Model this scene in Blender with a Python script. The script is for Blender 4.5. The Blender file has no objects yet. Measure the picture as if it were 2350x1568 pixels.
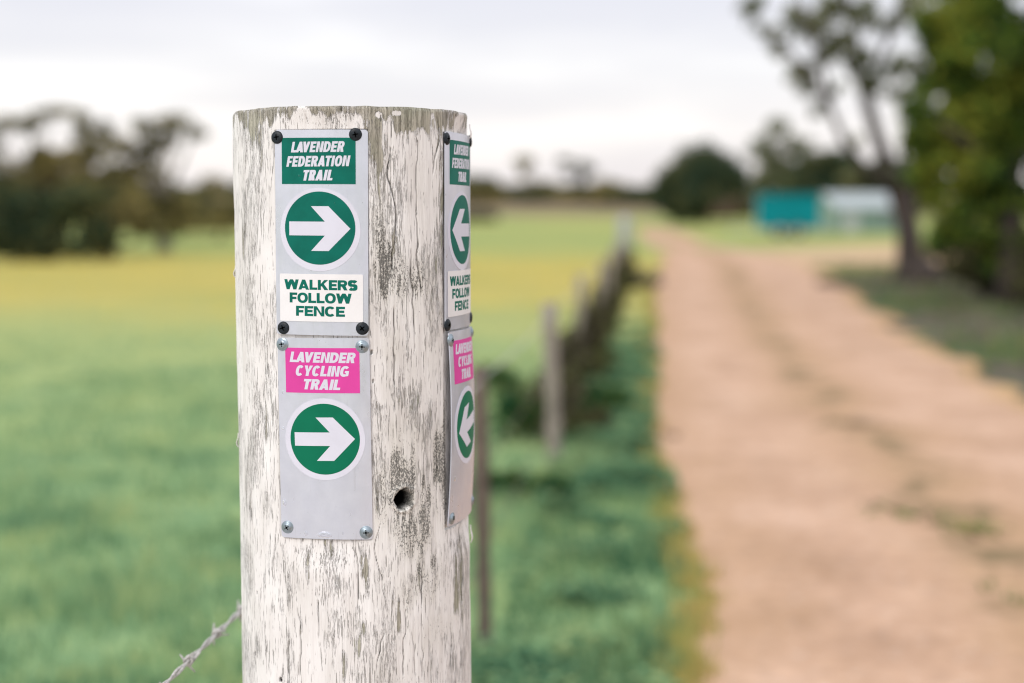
import bpy, bmesh, math, random
import numpy as np
from mathutils import Vector, Matrix
from mathutils.geometry import tessellate_polygon

random.seed(7)
rng = np.random.default_rng(11)
scene = bpy.context.scene
C = scene.collection
R = math.radians

# ------------------------------------------------------------------ camera
F = 3264.0            # focal length in units of a 2350 px wide picture
CX, CY = 1175.0, 784.0
HOR = 495.0
H = 1.10              # eye height
PITCH = math.atan((CY - HOR) / F)
cam_d = bpy.data.cameras.new("camera")
cam_d.sensor_width = 36.0
cam_d.lens = 36.0 * F / 2350.0
cam_d.clip_start = 0.05
cam_d.clip_end = 6000
cam_d.dof.use_dof = True
cam_d.dof.focus_distance = 1.14
cam_d.dof.aperture_fstop = 2.7
cam = bpy.data.objects.new("camera", cam_d)
C.objects.link(cam)
cam.location = (0, 0, H)
cam.rotation_euler = (math.pi / 2 - PITCH, 0, 0)
scene.camera = cam

# ------------------------------------------------------------------ world: overcast sky
SUN_EL, SUN_AZ = R(42), R(215)     # azimuth clockwise from +Y : behind the camera and to the left
w = bpy.data.worlds.new("World")
scene.world = w
w.use_nodes = True
nt = w.node_tree
nt.nodes.clear()
def N(nt, t, **kw):
    n = nt.nodes.new(t)
    for k, v in kw.items():
        if k in n.inputs.keys():
            n.inputs[k].default_value = v
        else:
            setattr(n, k, v)
    return n
def ramp(nt, stops, interp='LINEAR'):
    n = nt.nodes.new('ShaderNodeValToRGB')
    cr = n.color_ramp
    cr.interpolation = interp
    while len(cr.elements) < len(stops):
        cr.elements.new(0.5)
    for e, (p, c) in zip(cr.elements, stops):
        e.position = p
        e.color = c if len(c) == 4 else (c[0], c[1], c[2], 1)
    return n
def MATH(nt, op, a=None, b=None, c=None, clamp=False):
    n = nt.nodes.new('ShaderNodeMath')
    n.operation = op
    n.use_clamp = clamp
    for i, v in enumerate((a, b, c)):
        if v is None:
            continue
        if isinstance(v, (int, float)):
            n.inputs[i].default_value = v
        else:
            nt.links.new(v, n.inputs[i])
    return n.outputs[0]
def MIX(nt, f, a, b, mode='MIX'):
    n = nt.nodes.new('ShaderNodeMix')
    n.data_type = 'RGBA'
    n.blend_type = mode
    for s, v in ((n.inputs[0], f), (n.inputs[6], a), (n.inputs[7], b)):
        if isinstance(v, (int, float)):
            s.default_value = v
        elif isinstance(v, tuple):
            s.default_value = v if len(v) == 4 else (v[0], v[1], v[2], 1)
        else:
            nt.links.new(v, s)
    return n.outputs[2]

sky = N(nt, 'ShaderNodeTexSky', sky_type='NISHITA', sun_disc=False, sun_elevation=SUN_EL,
        sun_rotation=SUN_AZ, air_density=1.0, dust_density=3.0)
skyv = nt.nodes.new('ShaderNodeVectorMath'); skyv.operation = 'SCALE'
nt.links.new(sky.outputs[0], skyv.inputs[0]); skyv.inputs['Scale'].default_value = 0.10
tc = nt.nodes.new('ShaderNodeTexCoord')
sep = nt.nodes.new('ShaderNodeSeparateXYZ'); nt.links.new(tc.outputs['Generated'], sep.inputs[0])
el = sep.outputs['Z']
# overcast cover: whitish by the horizon, lilac grey banks above, brightest overhead
cover = ramp(nt, [(0.0, (1.02, 0.94, 0.91)), (0.06, (1.04, 1.0, 0.985)), (0.10, (1.02, 1.01, 1.02)),
                  (0.15, (0.945, 0.945, 1.0)), (0.25, (0.92, 0.925, 1.0)), (0.5, (1.05, 1.06, 1.12)), (1.0, (1.75, 1.78, 1.88))])
nt.links.new(el, cover.inputs[0])
mp = N(nt, 'ShaderNodeMapping'); mp.inputs['Scale'].default_value = (2.4, 2.4, 15.0)
nt.links.new(tc.outputs['Generated'], mp.inputs[0])
nz = N(nt, 'ShaderNodeTexNoise', Scale=1.6, Detail=4.0, Roughness=0.5); nt.links.new(mp.outputs[0], nz.inputs['Vector'])
cl = ramp(nt, [(0.38, (0.93, 0.935, 0.96)), (0.50, (1.0, 1.0, 1.005)), (0.60, (1.10, 1.10, 1.09))]); nt.links.new(nz.outputs[0], cl.inputs[0])
cc = MIX(nt, 1.0, cover.outputs[0], cl.outputs[0], 'MULTIPLY')
mixed = MIX(nt, 0.92, skyv.outputs[0], cc)
bg = N(nt, 'ShaderNodeBackground', Strength=1.0)
nt.links.new(mixed, bg.inputs[0])
out = nt.nodes.new('ShaderNodeOutputWorld'); nt.links.new(bg.outputs[0], out.inputs[0])

sun_d = bpy.data.lights.new("sun", 'SUN')
sun_d.energy = 1.5
sun_d.angle = R(24)
sun_d.color = (1.0, 0.95, 0.90)
sun = bpy.data.objects.new("sun", sun_d); C.objects.link(sun)
sd = Vector((math.sin(SUN_AZ) * math.cos(SUN_EL), math.cos(SUN_AZ) * math.cos(SUN_EL), math.sin(SUN_EL)))
sun.rotation_euler = sd.to_track_quat('Z', 'Y').to_euler()

scene.view_settings.view_transform = 'Standard'
scene.view_settings.look = 'None'
scene.view_settings.exposure = 0.0
scene.view_settings.gamma = 1.0
scene.render.engine = 'CYCLES'
scene.cycles.use_denoising = True
scene.cycles.filter_width = 1.15
scene.cycles.max_bounces = 6
scene.cycles.diffuse_bounces = 3
scene.cycles.use_adaptive_sampling = False
scene.cycles.sample_clamp_indirect = 6

# ------------------------------------------------------------------ helpers
def tag(o, label=None, cat=None, group=None, kind=None):
    if label: o['label'] = label
    if cat: o['category'] = cat
    if group: o['group'] = group
    if kind: o['kind'] = kind
    return o
def empty(name, loc, rz=0.0):
    o = bpy.data.objects.new(name, None); C.objects.link(o)
    o.empty_display_size = 0.1
    o.location = loc; o.rotation_euler = (0, 0, rz)
    return o
def link(name, me, mat=None, parent=None):
    o = bpy.data.objects.new(name, me); C.objects.link(o)
    if mat and not me.materials: me.materials.append(mat)
    if parent: o.parent = parent
    return o
def np_mesh(name, V, Fc, smooth=False, attrs=None):
    """V (n,3), Fc (m,k) with a constant k"""
    V = np.asarray(V, dtype=np.float32); Fc = np.asarray(Fc, dtype=np.int32)
    me = bpy.data.meshes.new(name)
    me.vertices.add(len(V)); me.vertices.foreach_set('co', V.ravel())
    k = Fc.shape[1]
    me.loops.add(Fc.size); me.loops.foreach_set('vertex_index', Fc.ravel())
    me.polygons.add(len(Fc))
    me.polygons.foreach_set('loop_start', np.arange(0, Fc.size, k, dtype=np.int32))
    me.polygons.foreach_set('loop_total', np.full(len(Fc), k, dtype=np.int32))
    if smooth: me.polygons.foreach_set('use_smooth', np.ones(len(Fc), dtype=bool))
    for an, av in (attrs or {}).items():
        a = me.attributes.new(an, 'FLOAT', 'POINT'); a.data.foreach_set('value', np.asarray(av, dtype=np.float32))
    me.update(calc_edges=True); me.validate()
    return me
def bm_obj(name, bm, mat=None, parent=None, smooth=False):
    bmesh.ops.recalc_face_normals(bm, faces=bm.faces)
    me = bpy.data.meshes.new(name); bm.to_mesh(me); bm.free()
    if smooth:
        for p in me.polygons: p.use_smooth = True
    return link(name, me, mat, parent)

fwd = Vector((0, math.cos(PITCH), -math.sin(PITCH))); upv = Vector((0, math.sin(PITCH), math.cos(PITCH)))
def ray(x, y):
    return Vector((1, 0, 0)) * ((x - CX) / F) + upv * ((CY - y) / F) + fwd
def terrain_z(x, y):
    D = np.hypot(x, y)
    return np.interp(D, [0, 50, 100, 150, 250, 600, 1500], [0, 0, 0.62, 1.75, 4.3, 9.0, 14.0])
def ground(x, y):
    """where the line of sight through a picture point meets the ground"""
    d = ray(x, y); t = 0.5
    for _ in range(4000):
        p = d * t; z = H + p.z
        if z <= terrain_z(p.x, p.y): break
        t *= 1.003
    return Vector((p.x, p.y, float(terrain_z(p.x, p.y))))
def at(x, y, D):
    d = ray(x, y); d = d * (D / d.y)
    return Vector((d.x, d.y, H + d.z))

# value noise on arrays, for the shapes
def vnoise(seed, *co):
    co = [np.asarray(c, dtype=np.float64) for c in co]
    fl = [np.floor(c).astype(np.int64) for c in co]
    fr = [c - f for c, f in zip(co, fl)]
    fr = [f * f * (3 - 2 * f) for f in fr]
    def h(ix):
        n = np.zeros(ix[0].shape, dtype=np.uint64) + np.uint64(seed * 7919 + 13)
        for k, i in enumerate(ix):
            n = (n ^ ((i + 100003).astype(np.uint64) * np.uint64([73856093, 19349663, 83492791][k]))) & np.uint64(0xffffffff)
            n = (n * np.uint64(2654435761)) & np.uint64(0xffffffff)
            n = n ^ (n >> np.uint64(15))
        return (n & np.uint64(0xffffff)).astype(np.float64) / 0xffffff
    r = 0
    m = len(co)
    for b in range(1 << m):
        wt = 1.0; ix = []
        for k in range(m):
            if b >> k & 1: wt = wt * fr[k]; ix.append(fl[k] + 1)
            else: wt = wt * (1 - fr[k]); ix.append(fl[k])
        r = r + wt * h(np.broadcast_arrays(*ix))
    return r
def sstep(a, b, x):
    t = np.clip((x - a) / (b - a), 0, 1); return t * t * (3 - 2 * t)

# ------------------------------------------------------------------ materials
def new_mat(name):
    m = bpy.data.materials.new(name); m.use_nodes = True
    n = m.node_tree; n.nodes.clear()
    p = n.nodes.new('ShaderNodeBsdfPrincipled'); o = n.nodes.new('ShaderNodeOutputMaterial')
    n.links.new(p.outputs[0], o.inputs[0])
    return m, n, p
def coords(n, scale=(1, 1, 1), which='Object'):
    t = n.nodes.new('ShaderNodeTexCoord'); mp = n.nodes.new('ShaderNodeMapping')
    mp.inputs['Scale'].default_value = scale
    n.links.new(t.outputs[which], mp.inputs[0]); return mp.outputs[0]
def noise(n, vec, scale, detail=3, rough=0.5, dist=0.0):
    t = N(n, 'ShaderNodeTexNoise', Scale=scale, Detail=detail, Roughness=rough, Distortion=dist)
    n.links.new(vec, t.inputs['Vector']); return t.outputs[0]
def sharp(n, v, lo, hi):
    m = n.nodes.new('ShaderNodeMapRange'); m.interpolation_type = 'SMOOTHSTEP'
    m.inputs[1].default_value = lo; m.inputs[2].default_value = hi
    if isinstance(v, (int, float)): m.inputs[0].default_value = v
    else: n.links.new(v, m.inputs[0])
    return m.outputs[0]
def bump(n, p, h, strength, dist):
    b = n.nodes.new('ShaderNodeBump'); b.inputs['Strength'].default_value = strength; b.inputs['Distance'].default_value = dist
    n.links.new(h, b.inputs['Height']); n.links.new(b.outputs[0], p.inputs['Normal']); return b
def simple(name, col, rough=0.6, metal=0.0, var=0.15, scale=20.0, bmp=0.0):
    m, n, p = new_mat(name)
    v = coords(n); nz = noise(n, v, scale, 4, 0.6)
    dark = tuple(c * (1 - var) for c in col); lite = tuple(min(1, c * (1 + var)) for c in col)
    r = ramp(n, [(0.35, dark), (0.65, lite)]); n.links.new(nz, r.inputs[0])
    n.links.new(r.outputs[0], p.inputs['Base Color'])
    p.inputs['Roughness'].default_value = rough; p.inputs['Metallic'].default_value = metal
    if bmp: bump(n, p, nz, 1.0, bmp)
    return m
def attr(n, name):
    a = n.nodes.new('ShaderNodeAttribute'); a.attribute_name = name; return a.outputs['Fac']

# ---- peeling white paint on weathered timber
def post_material():
    m, n, p = new_mat('peeling_paint')
    raw = coords(n)
    bare_b = attr(n, 'bare'); mil_shade_b = attr(n, 'mildew_shade'); deep = attr(n, 'groove'); hole = attr(n, 'hole')
    # wobble the grain sideways a little
    wob = noise(n, coords(n, (1, 1, 0.6)), 18, 2)
    def grain(sx, sz, detail, rough, dist=0.0, off=(0, 0, 0)):
        t = n.nodes.new('ShaderNodeTexCoord'); mp = n.nodes.new('ShaderNodeMapping')
        mp.inputs['Scale'].default_value = (sx, sx, sz); mp.inputs['Location'].default_value = off
        n.links.new(t.outputs['Object'], mp.inputs[0])
        ad = n.nodes.new('ShaderNodeVectorMath'); ad.operation = 'ADD'
        cmb = n.nodes.new('ShaderNodeCombineXYZ')
        s = MATH(n, 'MULTIPLY', wob, 2.2); n.links.new(s, cmb.inputs[0]); n.links.new(s, cmb.inputs[1])
        n.links.new(mp.outputs[0], ad.inputs[0]); n.links.new(cmb.outputs[0], ad.inputs[1])
        return noise(n, ad.outputs[0], 1.0, detail, rough, dist)
    g_big = grain(150, 15, 6, 0.70, 0.2)
    g_mid = grain(560, 38, 5, 0.70, 0.25, (3, 1, 7))
    g_fine = grain(900, 70, 3, 0.6, 0.0, (9, 4, 2))
    g_wood = grain(700, 9, 4, 0.6, 0.0, (1, 8, 3))
    # bare wood where noise + bias is high
    s = MATH(n, 'MULTIPLY', g_big, 0.5); s = MATH(n, 'MULTIPLY_ADD', g_mid, 0.5, s)
    s = MATH(n, 'ADD', s, bare_b)
    bare = sharp(n, s, 0.645, 0.657)
    edge = MATH(n, 'SUBTRACT', sharp(n, s, 0.60, 0.63), bare, clamp=True)
    where = sharp(n, MATH(n, 'ADD', noise(n, coords(n, (1, 1, 0.4)), 38, 3), MATH(n, 'MULTIPLY', bare_b, 0.7)), 0.30, 0.66)
    # thin cracks along the grain inside the paint
    def lines(g, wdt):
        a = MATH(n, 'ABSOLUTE', MATH(n, 'SUBTRACT', g, 0.5))
        a = MATH(n, 'ADD', a, MATH(n, 'MULTIPLY', MATH(n, 'SUBTRACT', 1.0, where), 0.035)); return MATH(n, 'SUBTRACT', 1.0, sharp(n, a, wdt * .35, wdt * .9))
    cr1 = MATH(n, 'MULTIPLY', lines(g_mid, 0.016), 0.75)
    cr2 = sharp(n, MATH(n, 'MULTIPLY_ADD', where, 0.075, grain(1050, 60, 3, 0.6, 0.0, (5, 5, 1))), 0.645, 0.665)
    cr = MATH(n, 'MAXIMUM', cr1, cr2)
    # mildew specks
    vo = N(n, 'ShaderNodeTexNoise', Scale=1.0, Detail=4.0, Roughness=0.7)
    n.links.new(coords(n, (900, 900, 560)), vo.inputs['Vector'])
    patch = MATH(n, 'ADD', MATH(n, 'MULTIPLY', noise(n, coords(n, (1, 1, 0.5)), 60, 3, 0.6), 0.25), mil_shade_b)
    sp = MATH(n, 'ADD', vo.outputs[0], MATH(n, 'MULTIPLY', patch, 0.40))
    speck = sharp(n, sp, 0.82, 0.88)
    # colours
    tone = noise(n, coords(n, (1, 1, 0.35)), 30, 4, 0.6)
    pr = ramp(n, [(0.3, (0.68, 0.65, 0.615)), (0.5, (0.80, 0.775, 0.75)), (0.7, (0.87, 0.855, 0.835))]); n.links.new(tone, pr.inputs[0])
    paint = MIX(n, MATH(n, 'MULTIPLY', mil_shade_b, 0.75, clamp=True), pr.outputs[0], (0.56, 0.53, 0.45))
    wr = ramp(n, [(0.28, (0.10, 0.09, 0.07)), (0.42, (0.31, 0.30, 0.26)), (0.58, (0.46, 0.445, 0.395)), (0.8, (0.62, 0.61, 0.57))]); n.links.new(g_wood, wr.inputs[0])
    wv = ramp(n, [(0.35, (0.90, 0.93, 0.82)), (0.55, (1.0, 0.97, 0.90)), (0.75, (1.08, 1.05, 1.08))]); n.links.new(noise(n, raw, 26, 3), wv.inputs[0])
    wood = MIX(n, 1.0, wr.outputs[0], wv.outputs[0], 'MULTIPLY')
    c = MIX(n, bare, paint, wood)
    c = MIX(n, MATH(n, 'MULTIPLY', edge, 0.35), c, (0.95, 0.93, 0.92))
    c = MIX(n, MATH(n, 'MULTIPLY', MATH(n, 'MULTIPLY', cr, 0.62), MATH(n, 'SUBTRACT', 1.0, bare)), c, (0.13, 0.12, 0.10))
    c = MIX(n, MATH(n, 'MULTIPLY', speck, 0.8), c, (0.10, 0.10, 0.095))
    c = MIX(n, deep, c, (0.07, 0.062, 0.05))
    c = MIX(n, sharp(n, hole, 0.05, 0.5), c, (0.006, 0.005, 0.004))  # hole and pit walls near black, their inner shade put into the colour
    n.links.new(c, p.inputs['Base Color'])
    p.inputs['Roughness'].default_value = 0.72
    p.inputs['Specular IOR Level'].default_value = 0.25
    # relief
    h = MATH(n, 'MULTIPLY', MATH(n, 'SUBTRACT', 1.0, bare), 0.55)
    h = MATH(n, 'MULTIPLY_ADD', cr, -0.55, h)
    h = MATH(n, 'MULTIPLY_ADD', g_fine, 0.30, h)
    h = MATH(n, 'MULTIPLY_ADD', g_wood, 0.35, h)
    h = MATH(n, 'MULTIPLY_ADD', edge, 0.35, h)
    h = MATH(n, 'MULTIPLY_ADD', speck, -0.25, h)
    bump(n, p, h, 1.0, 0.0011)
    return m
M_POST = post_material()

def alu_material():
    m, n, p = new_mat('brushed_aluminium')
    v = coords(n, (1, 1, 1)); nz = noise(n, v, 60, 4, 0.6)
    r = ramp(n, [(0.3, (0.65, 0.67, 0.765)), (0.7, (0.72, 0.74, 0.83))]); n.links.new(nz, r.inputs[0])
    st = sharp(n, noise(n, coords(n, (1, 1, 0.12)), 260, 3, 0.6), 0.60, 0.75)
    sp = sharp(n, noise(n, v, 700, 2, 0.5), 0.74, 0.78)
    cc_ = MIX(n, MATH(n, 'MULTIPLY', st, 0.14), r.outputs[0], (0.36, 0.36, 0.36)); cc_ = MIX(n, MATH(n, 'MULTIPLY', sp, 0.5), cc_, (0.25, 0.24, 0.22))
    n.links.new(cc_, p.inputs['Base Color'])
    rg_ = sharp(n, noise(n, coords(n, (1, 1, 0.3)), 90, 4, 0.7), 0.3, 0.7)
    p.inputs['Metallic'].default_value = 0.6; n.links.new(MATH(n, 'MULTIPLY_ADD', rg_, 0.14, 0.27), p.inputs['Roughness'])
    bump(n, p, noise(n, coords(n, (1, 1, 1)), 25, 2), 0.4, 0.0008)
    return m
M_ALU = alu_material()
M_GREEN = simple('teal_green_vinyl', (0.0015, 0.135, 0.098), 0.5, 0, 0.10, 60, 0.00005)
M_GREEN2 = simple('leaf_green_vinyl', (0.0015, 0.155, 0.080), 0.5, 0, 0.05, 60)
M_PINK = simple('magenta_vinyl', (0.67, 0.065, 0.335), 0.42, 0, 0.05, 50)
for m_ in (M_GREEN, M_GREEN2, M_PINK): m_.node_tree.nodes['Principled BSDF'].inputs['Specular IOR Level'].default_value = 0.15
M_WHITE = simple('white_vinyl', (0.66, 0.662, 0.745), 0.5, 0, 0.03, 40)
M_STICK = simple('cream_sticker', (0.80, 0.79, 0.79), 0.5, 0, 0.03, 40)
M_BLACK = simple('black_screw_paint', (0.010, 0.015, 0.020), 0.42, 0, 0.6, 400, 0.0001)
M_ZINC = simple('zinc_screw', (0.30, 0.36, 0.40), 0.36, 0.7, 0.15, 300, 0.0001)
M_SLOT = simple('screw_recess_shade', (0.001, 0.001, 0.001), 0.95)
M_BLACK.node_tree.nodes['Principled BSDF'].inputs['Specular IOR Level'].default_value = 0.3
M_SLOT.node_tree.nodes['Principled BSDF'].inputs['Specular IOR Level'].default_value = 0.0
M_WIRE = simple('galvanised_wire', (0.46, 0.44, 0.42), 0.6, 0.2, 0.25, 150)
M_FPOST = simple('weathered_timber', (0.29, 0.25, 0.215), 0.9, 0, 0.3, 30)
M_RUST = simple('rusty_steel', (0.14, 0.105, 0.085), 0.85, 0, 0.3, 30)
M_GPOST = simple('pale_grey_timber', (0.32, 0.34, 0.37), 0.9, 0, 0.2, 10)

def drop_material():
    m, n, p = new_mat('water')
    p.inputs['Transmission Weight'].default_value = 1.0
    p.inputs['Roughness'].default_value = 0.02; p.inputs['IOR'].default_value = 1.33
    p.inputs['Base Color'].default_value = (0.97, 0.98, 1, 1)
    return m
M_DROP = drop_material()

def leaf_material(name, a, b, c, scale=1.2, trans=0.28):
    """three natural leaf colours, chosen by clump and by leaf"""
    m = bpy.data.materials.new(name); m.use_nodes = True
    n = m.node_tree; n.nodes.clear()
    o = n.nodes.new('ShaderNodeOutputMaterial')
    d = n.nodes.new('ShaderNodeBsdfDiffuse'); t = n.nodes.new('ShaderNodeBsdfTranslucent'); mx = n.nodes.new('ShaderNodeMixShader')
    v = coords(n); nz = noise(n, v, scale, 3, 0.6)
    f = MATH(n, 'MULTIPLY_ADD', MATH(n, 'SUBTRACT', attr(n, 'tint'), 0.5), 0.30, nz)
    r = ramp(n, [(0.34, a), (0.50, b), (0.66, c)]); n.links.new(f, r.inputs[0])
    n.links.new(r.outputs[0], d.inputs[0]); n.links.new(r.outputs[0], t.inputs[0])
    mx.inputs[0].default_value = trans
    n.links.new(d.outputs[0], mx.inputs[1]); n.links.new(t.outputs[0], mx.inputs[2]); n.links.new(mx.outputs[0], o.inputs[0])
    return m
M_OLIVE = leaf_material('olive_leaves', (0.09, 0.095, 0.055), (0.21, 0.19, 0.08), (0.38, 0.31, 0.125), 0.45)
M_DARK = leaf_material('dark_leaves', (0.034, 0.064, 0.044), (0.066, 0.094, 0.052), (0.16, 0.15, 0.06), 0.4, 0.15)
M_FRESH = leaf_material('fresh_leaves', (0.040, 0.070, 0.030), (0.115, 0.20, 0.034), (0.31, 0.32, 0.055), 0.9, 0.35)
M_GUM = leaf_material('grey_green_leaves', (0.085, 0.105, 0.065), (0.165, 0.185, 0.10), (0.27, 0.28, 0.14), 0.8)
M_TUFT = leaf_material('tuft_leaves', (0.08, 0.15, 0.06), (0.17, 0.26, 0.09), (0.34, 0.32, 0.12), 5)
M_SCRUB = leaf_material('scrub_leaves', (0.050, 0.042, 0.032), (0.085, 0.078, 0.042), (0.13, 0.145, 0.05), 4)
M_WEED = leaf_material('weed_leaves', (0.015, 0.07, 0.035), (0.045, 0.12, 0.04), (0.12, 0.13, 0.03), 7)
M_DRY = leaf_material('dry_leaves', (0.10, 0.07, 0.05), (0.17, 0.12, 0.085), (0.22, 0.17, 0.12), 1.5)
M_BARK = simple('dark_bark', (0.055, 0.042, 0.034), 0.95, 0, 0.4, 6, 0.01)
M_BARK2 = simple('pinkish_bark', (0.048, 0.036, 0.030), 0.95, 0, 0.35, 4, 0.01)
M_PALE = simple('pale_bark', (0.30, 0.27, 0.24), 0.9, 0, 0.25, 3, 0.01)

# ------------------------------------------------------------------ ground
def ground_material():
    m, n, p = new_mat('pasture')
    v = coords(n, (1, 1, 1))
    s = n.nodes.new('ShaderNodeSeparateXYZ'); n.links.new(v, s.inputs[0])
    X, Y = s.outputs[0], s.outputs[1]
    big = noise(n, v, 0.35, 3, 0.5); med = noise(n, v, 1.6, 4, 0.6); fine = noise(n, v, 9, 4, 0.6)
    near = ramp(n, [(0.32, (0.12, 0.22, 0.11)), (0.50, (0.20, 0.31, 0.15)), (0.68, (0.29, 0.37, 0.16))]); n.links.new(med, near.inputs[0])
    mid = ramp(n, [(0.35, (0.23, 0.32, 0.15)), (0.65, (0.32, 0.38, 0.155))]); n.links.new(med, mid.inputs[0])
    yel = ramp(n, [(0.3, (0.34, 0.31, 0.085)), (0.7, (0.47, 0.37, 0.10))]); n.links.new(big, yel.inputs[0])
    yd = MATH(n, 'MULTIPLY_ADD', big, 6.0, MATH(n, 'SUBTRACT', Y, 3.0))
    c = MIX(n, sharp(n, yd, 4, 10.5), near.outputs[0], mid.outputs[0])
    c = MIX(n, MATH(n, 'MULTIPLY', sharp(n, yd, 8, 23.0), 0.92), c, yel.outputs[0])
    far = ramp(n, [(0.35, (0.22, 0.29, 0.10)), (0.65, (0.35, 0.345, 0.115))]); n.links.new(noise(n, v, 0.08, 3), far.inputs[0])
    c = MIX(n, sharp(n, yd, 33, 44), c, far.outputs[0])
    dry = ramp(n, [(0.35, (0.17, 0.145, 0.08)), (0.65, (0.25, 0.185, 0.12))]); n.links.new(noise(n, v, 0.04, 3), dry.inputs[0])
    c = MIX(n, sharp(n, Y, 105, 135), c, dry.outputs[0])
    # leaf litter under the trees right of the track
    lit = ramp(n, [(0.38, (0.055, 0.048, 0.038)), (0.52, (0.13, 0.11, 0.085)), (0.64, (0.07, 0.13, 0.05))]); n.links.new(med, lit.inputs[0])
    xd = MATH(n, 'ADD', X, MATH(n, 'MULTIPLY', MATH(n, 'SUBTRACT', med, 0.5), 2.0))
    a = MATH(n, 'SUBTRACT', xd, MATH(n, 'MULTIPLY_ADD', Y, 0.11, 1.5))
    lf = MATH(n, 'MULTIPLY', sharp(n, a, 0.0, 0.6), MATH(n, 'SUBTRACT', 1.0, sharp(n, Y, 24, 30)))
    c = MIX(n, lf, c, lit.outputs[0])
    # bare sandy soil beyond the leaning tree
    b2 = MATH(n, 'MULTIPLY', sharp(n, Y, 25, 31), MATH(n, 'SUBTRACT', 1.0, sharp(n, MATH(n, 'MULTIPLY_ADD', X, -1.0, Y), 34, 42)))
    b2 = MATH(n, 'MULTIPLY', b2, sharp(n, X, 5, 7))
    c = MIX(n, b2, c, MIX(n, med, (0.42, 0.29, 0.17), (0.56, 0.40, 0.27)))
    # unseen pale gravel added around the camera, bounces neutral light onto post and plates
    gv = MATH(n, 'MULTIPLY', MATH(n, 'SUBTRACT', 1.0, sharp(n, MATH(n, 'MULTIPLY_ADD', med, 0.8, Y), 1.7, 2.1)), sharp(n, Y, -7.5, -6.8))
    c = MIX(n, gv, c, MIX(n, med, (0.42, 0.38, 0.35), (0.58, 0.53, 0.50)))
    fr = ramp(n, [(0.35, (0.80, 0.82, 0.80)), (0.65, (1.15, 1.13, 1.1))]); n.links.new(fine, fr.inputs[0])
    c = MIX(n, 1.0, c, fr.outputs[0], 'MULTIPLY')
    n.links.new(c, p.inputs['Base Color']); p.inputs['Roughness'].default_value = 1.0
    p.inputs['Specular IOR Level'].default_value = 0.1
    bump(n, p, fine, 0.6, 0.03)
    return m
def axis(lo, hi):
    a = np.concatenate([-np.geomspace(1, -lo, 70)[::-1], np.linspace(-0.9, 0.9, 7), np.geomspace(1, hi, 70)])
    return a
gx = axis(-2500, 2500); gy = axis(-2500, 2500)
GX, GY = np.meshgrid(gx, gy)
GZ = terrain_z(GX, GY)
nxx, nyy = len(gx), len(gy)
idx = np.arange(nxx * nyy).reshape(nyy, nxx)
FQ = np.stack([idx[:-1, :-1], idx[:-1, 1:], idx[1:, 1:], idx[1:, :-1]], -1).reshape(-1, 4)
g = link('ground', np_mesh('ground', np.stack([GX, GY, GZ], -1).reshape(-1, 3), FQ, True), ground_material())
tag(g, 'green pasture turning yellow with flowers further off', 'ground', kind='structure')

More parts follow.
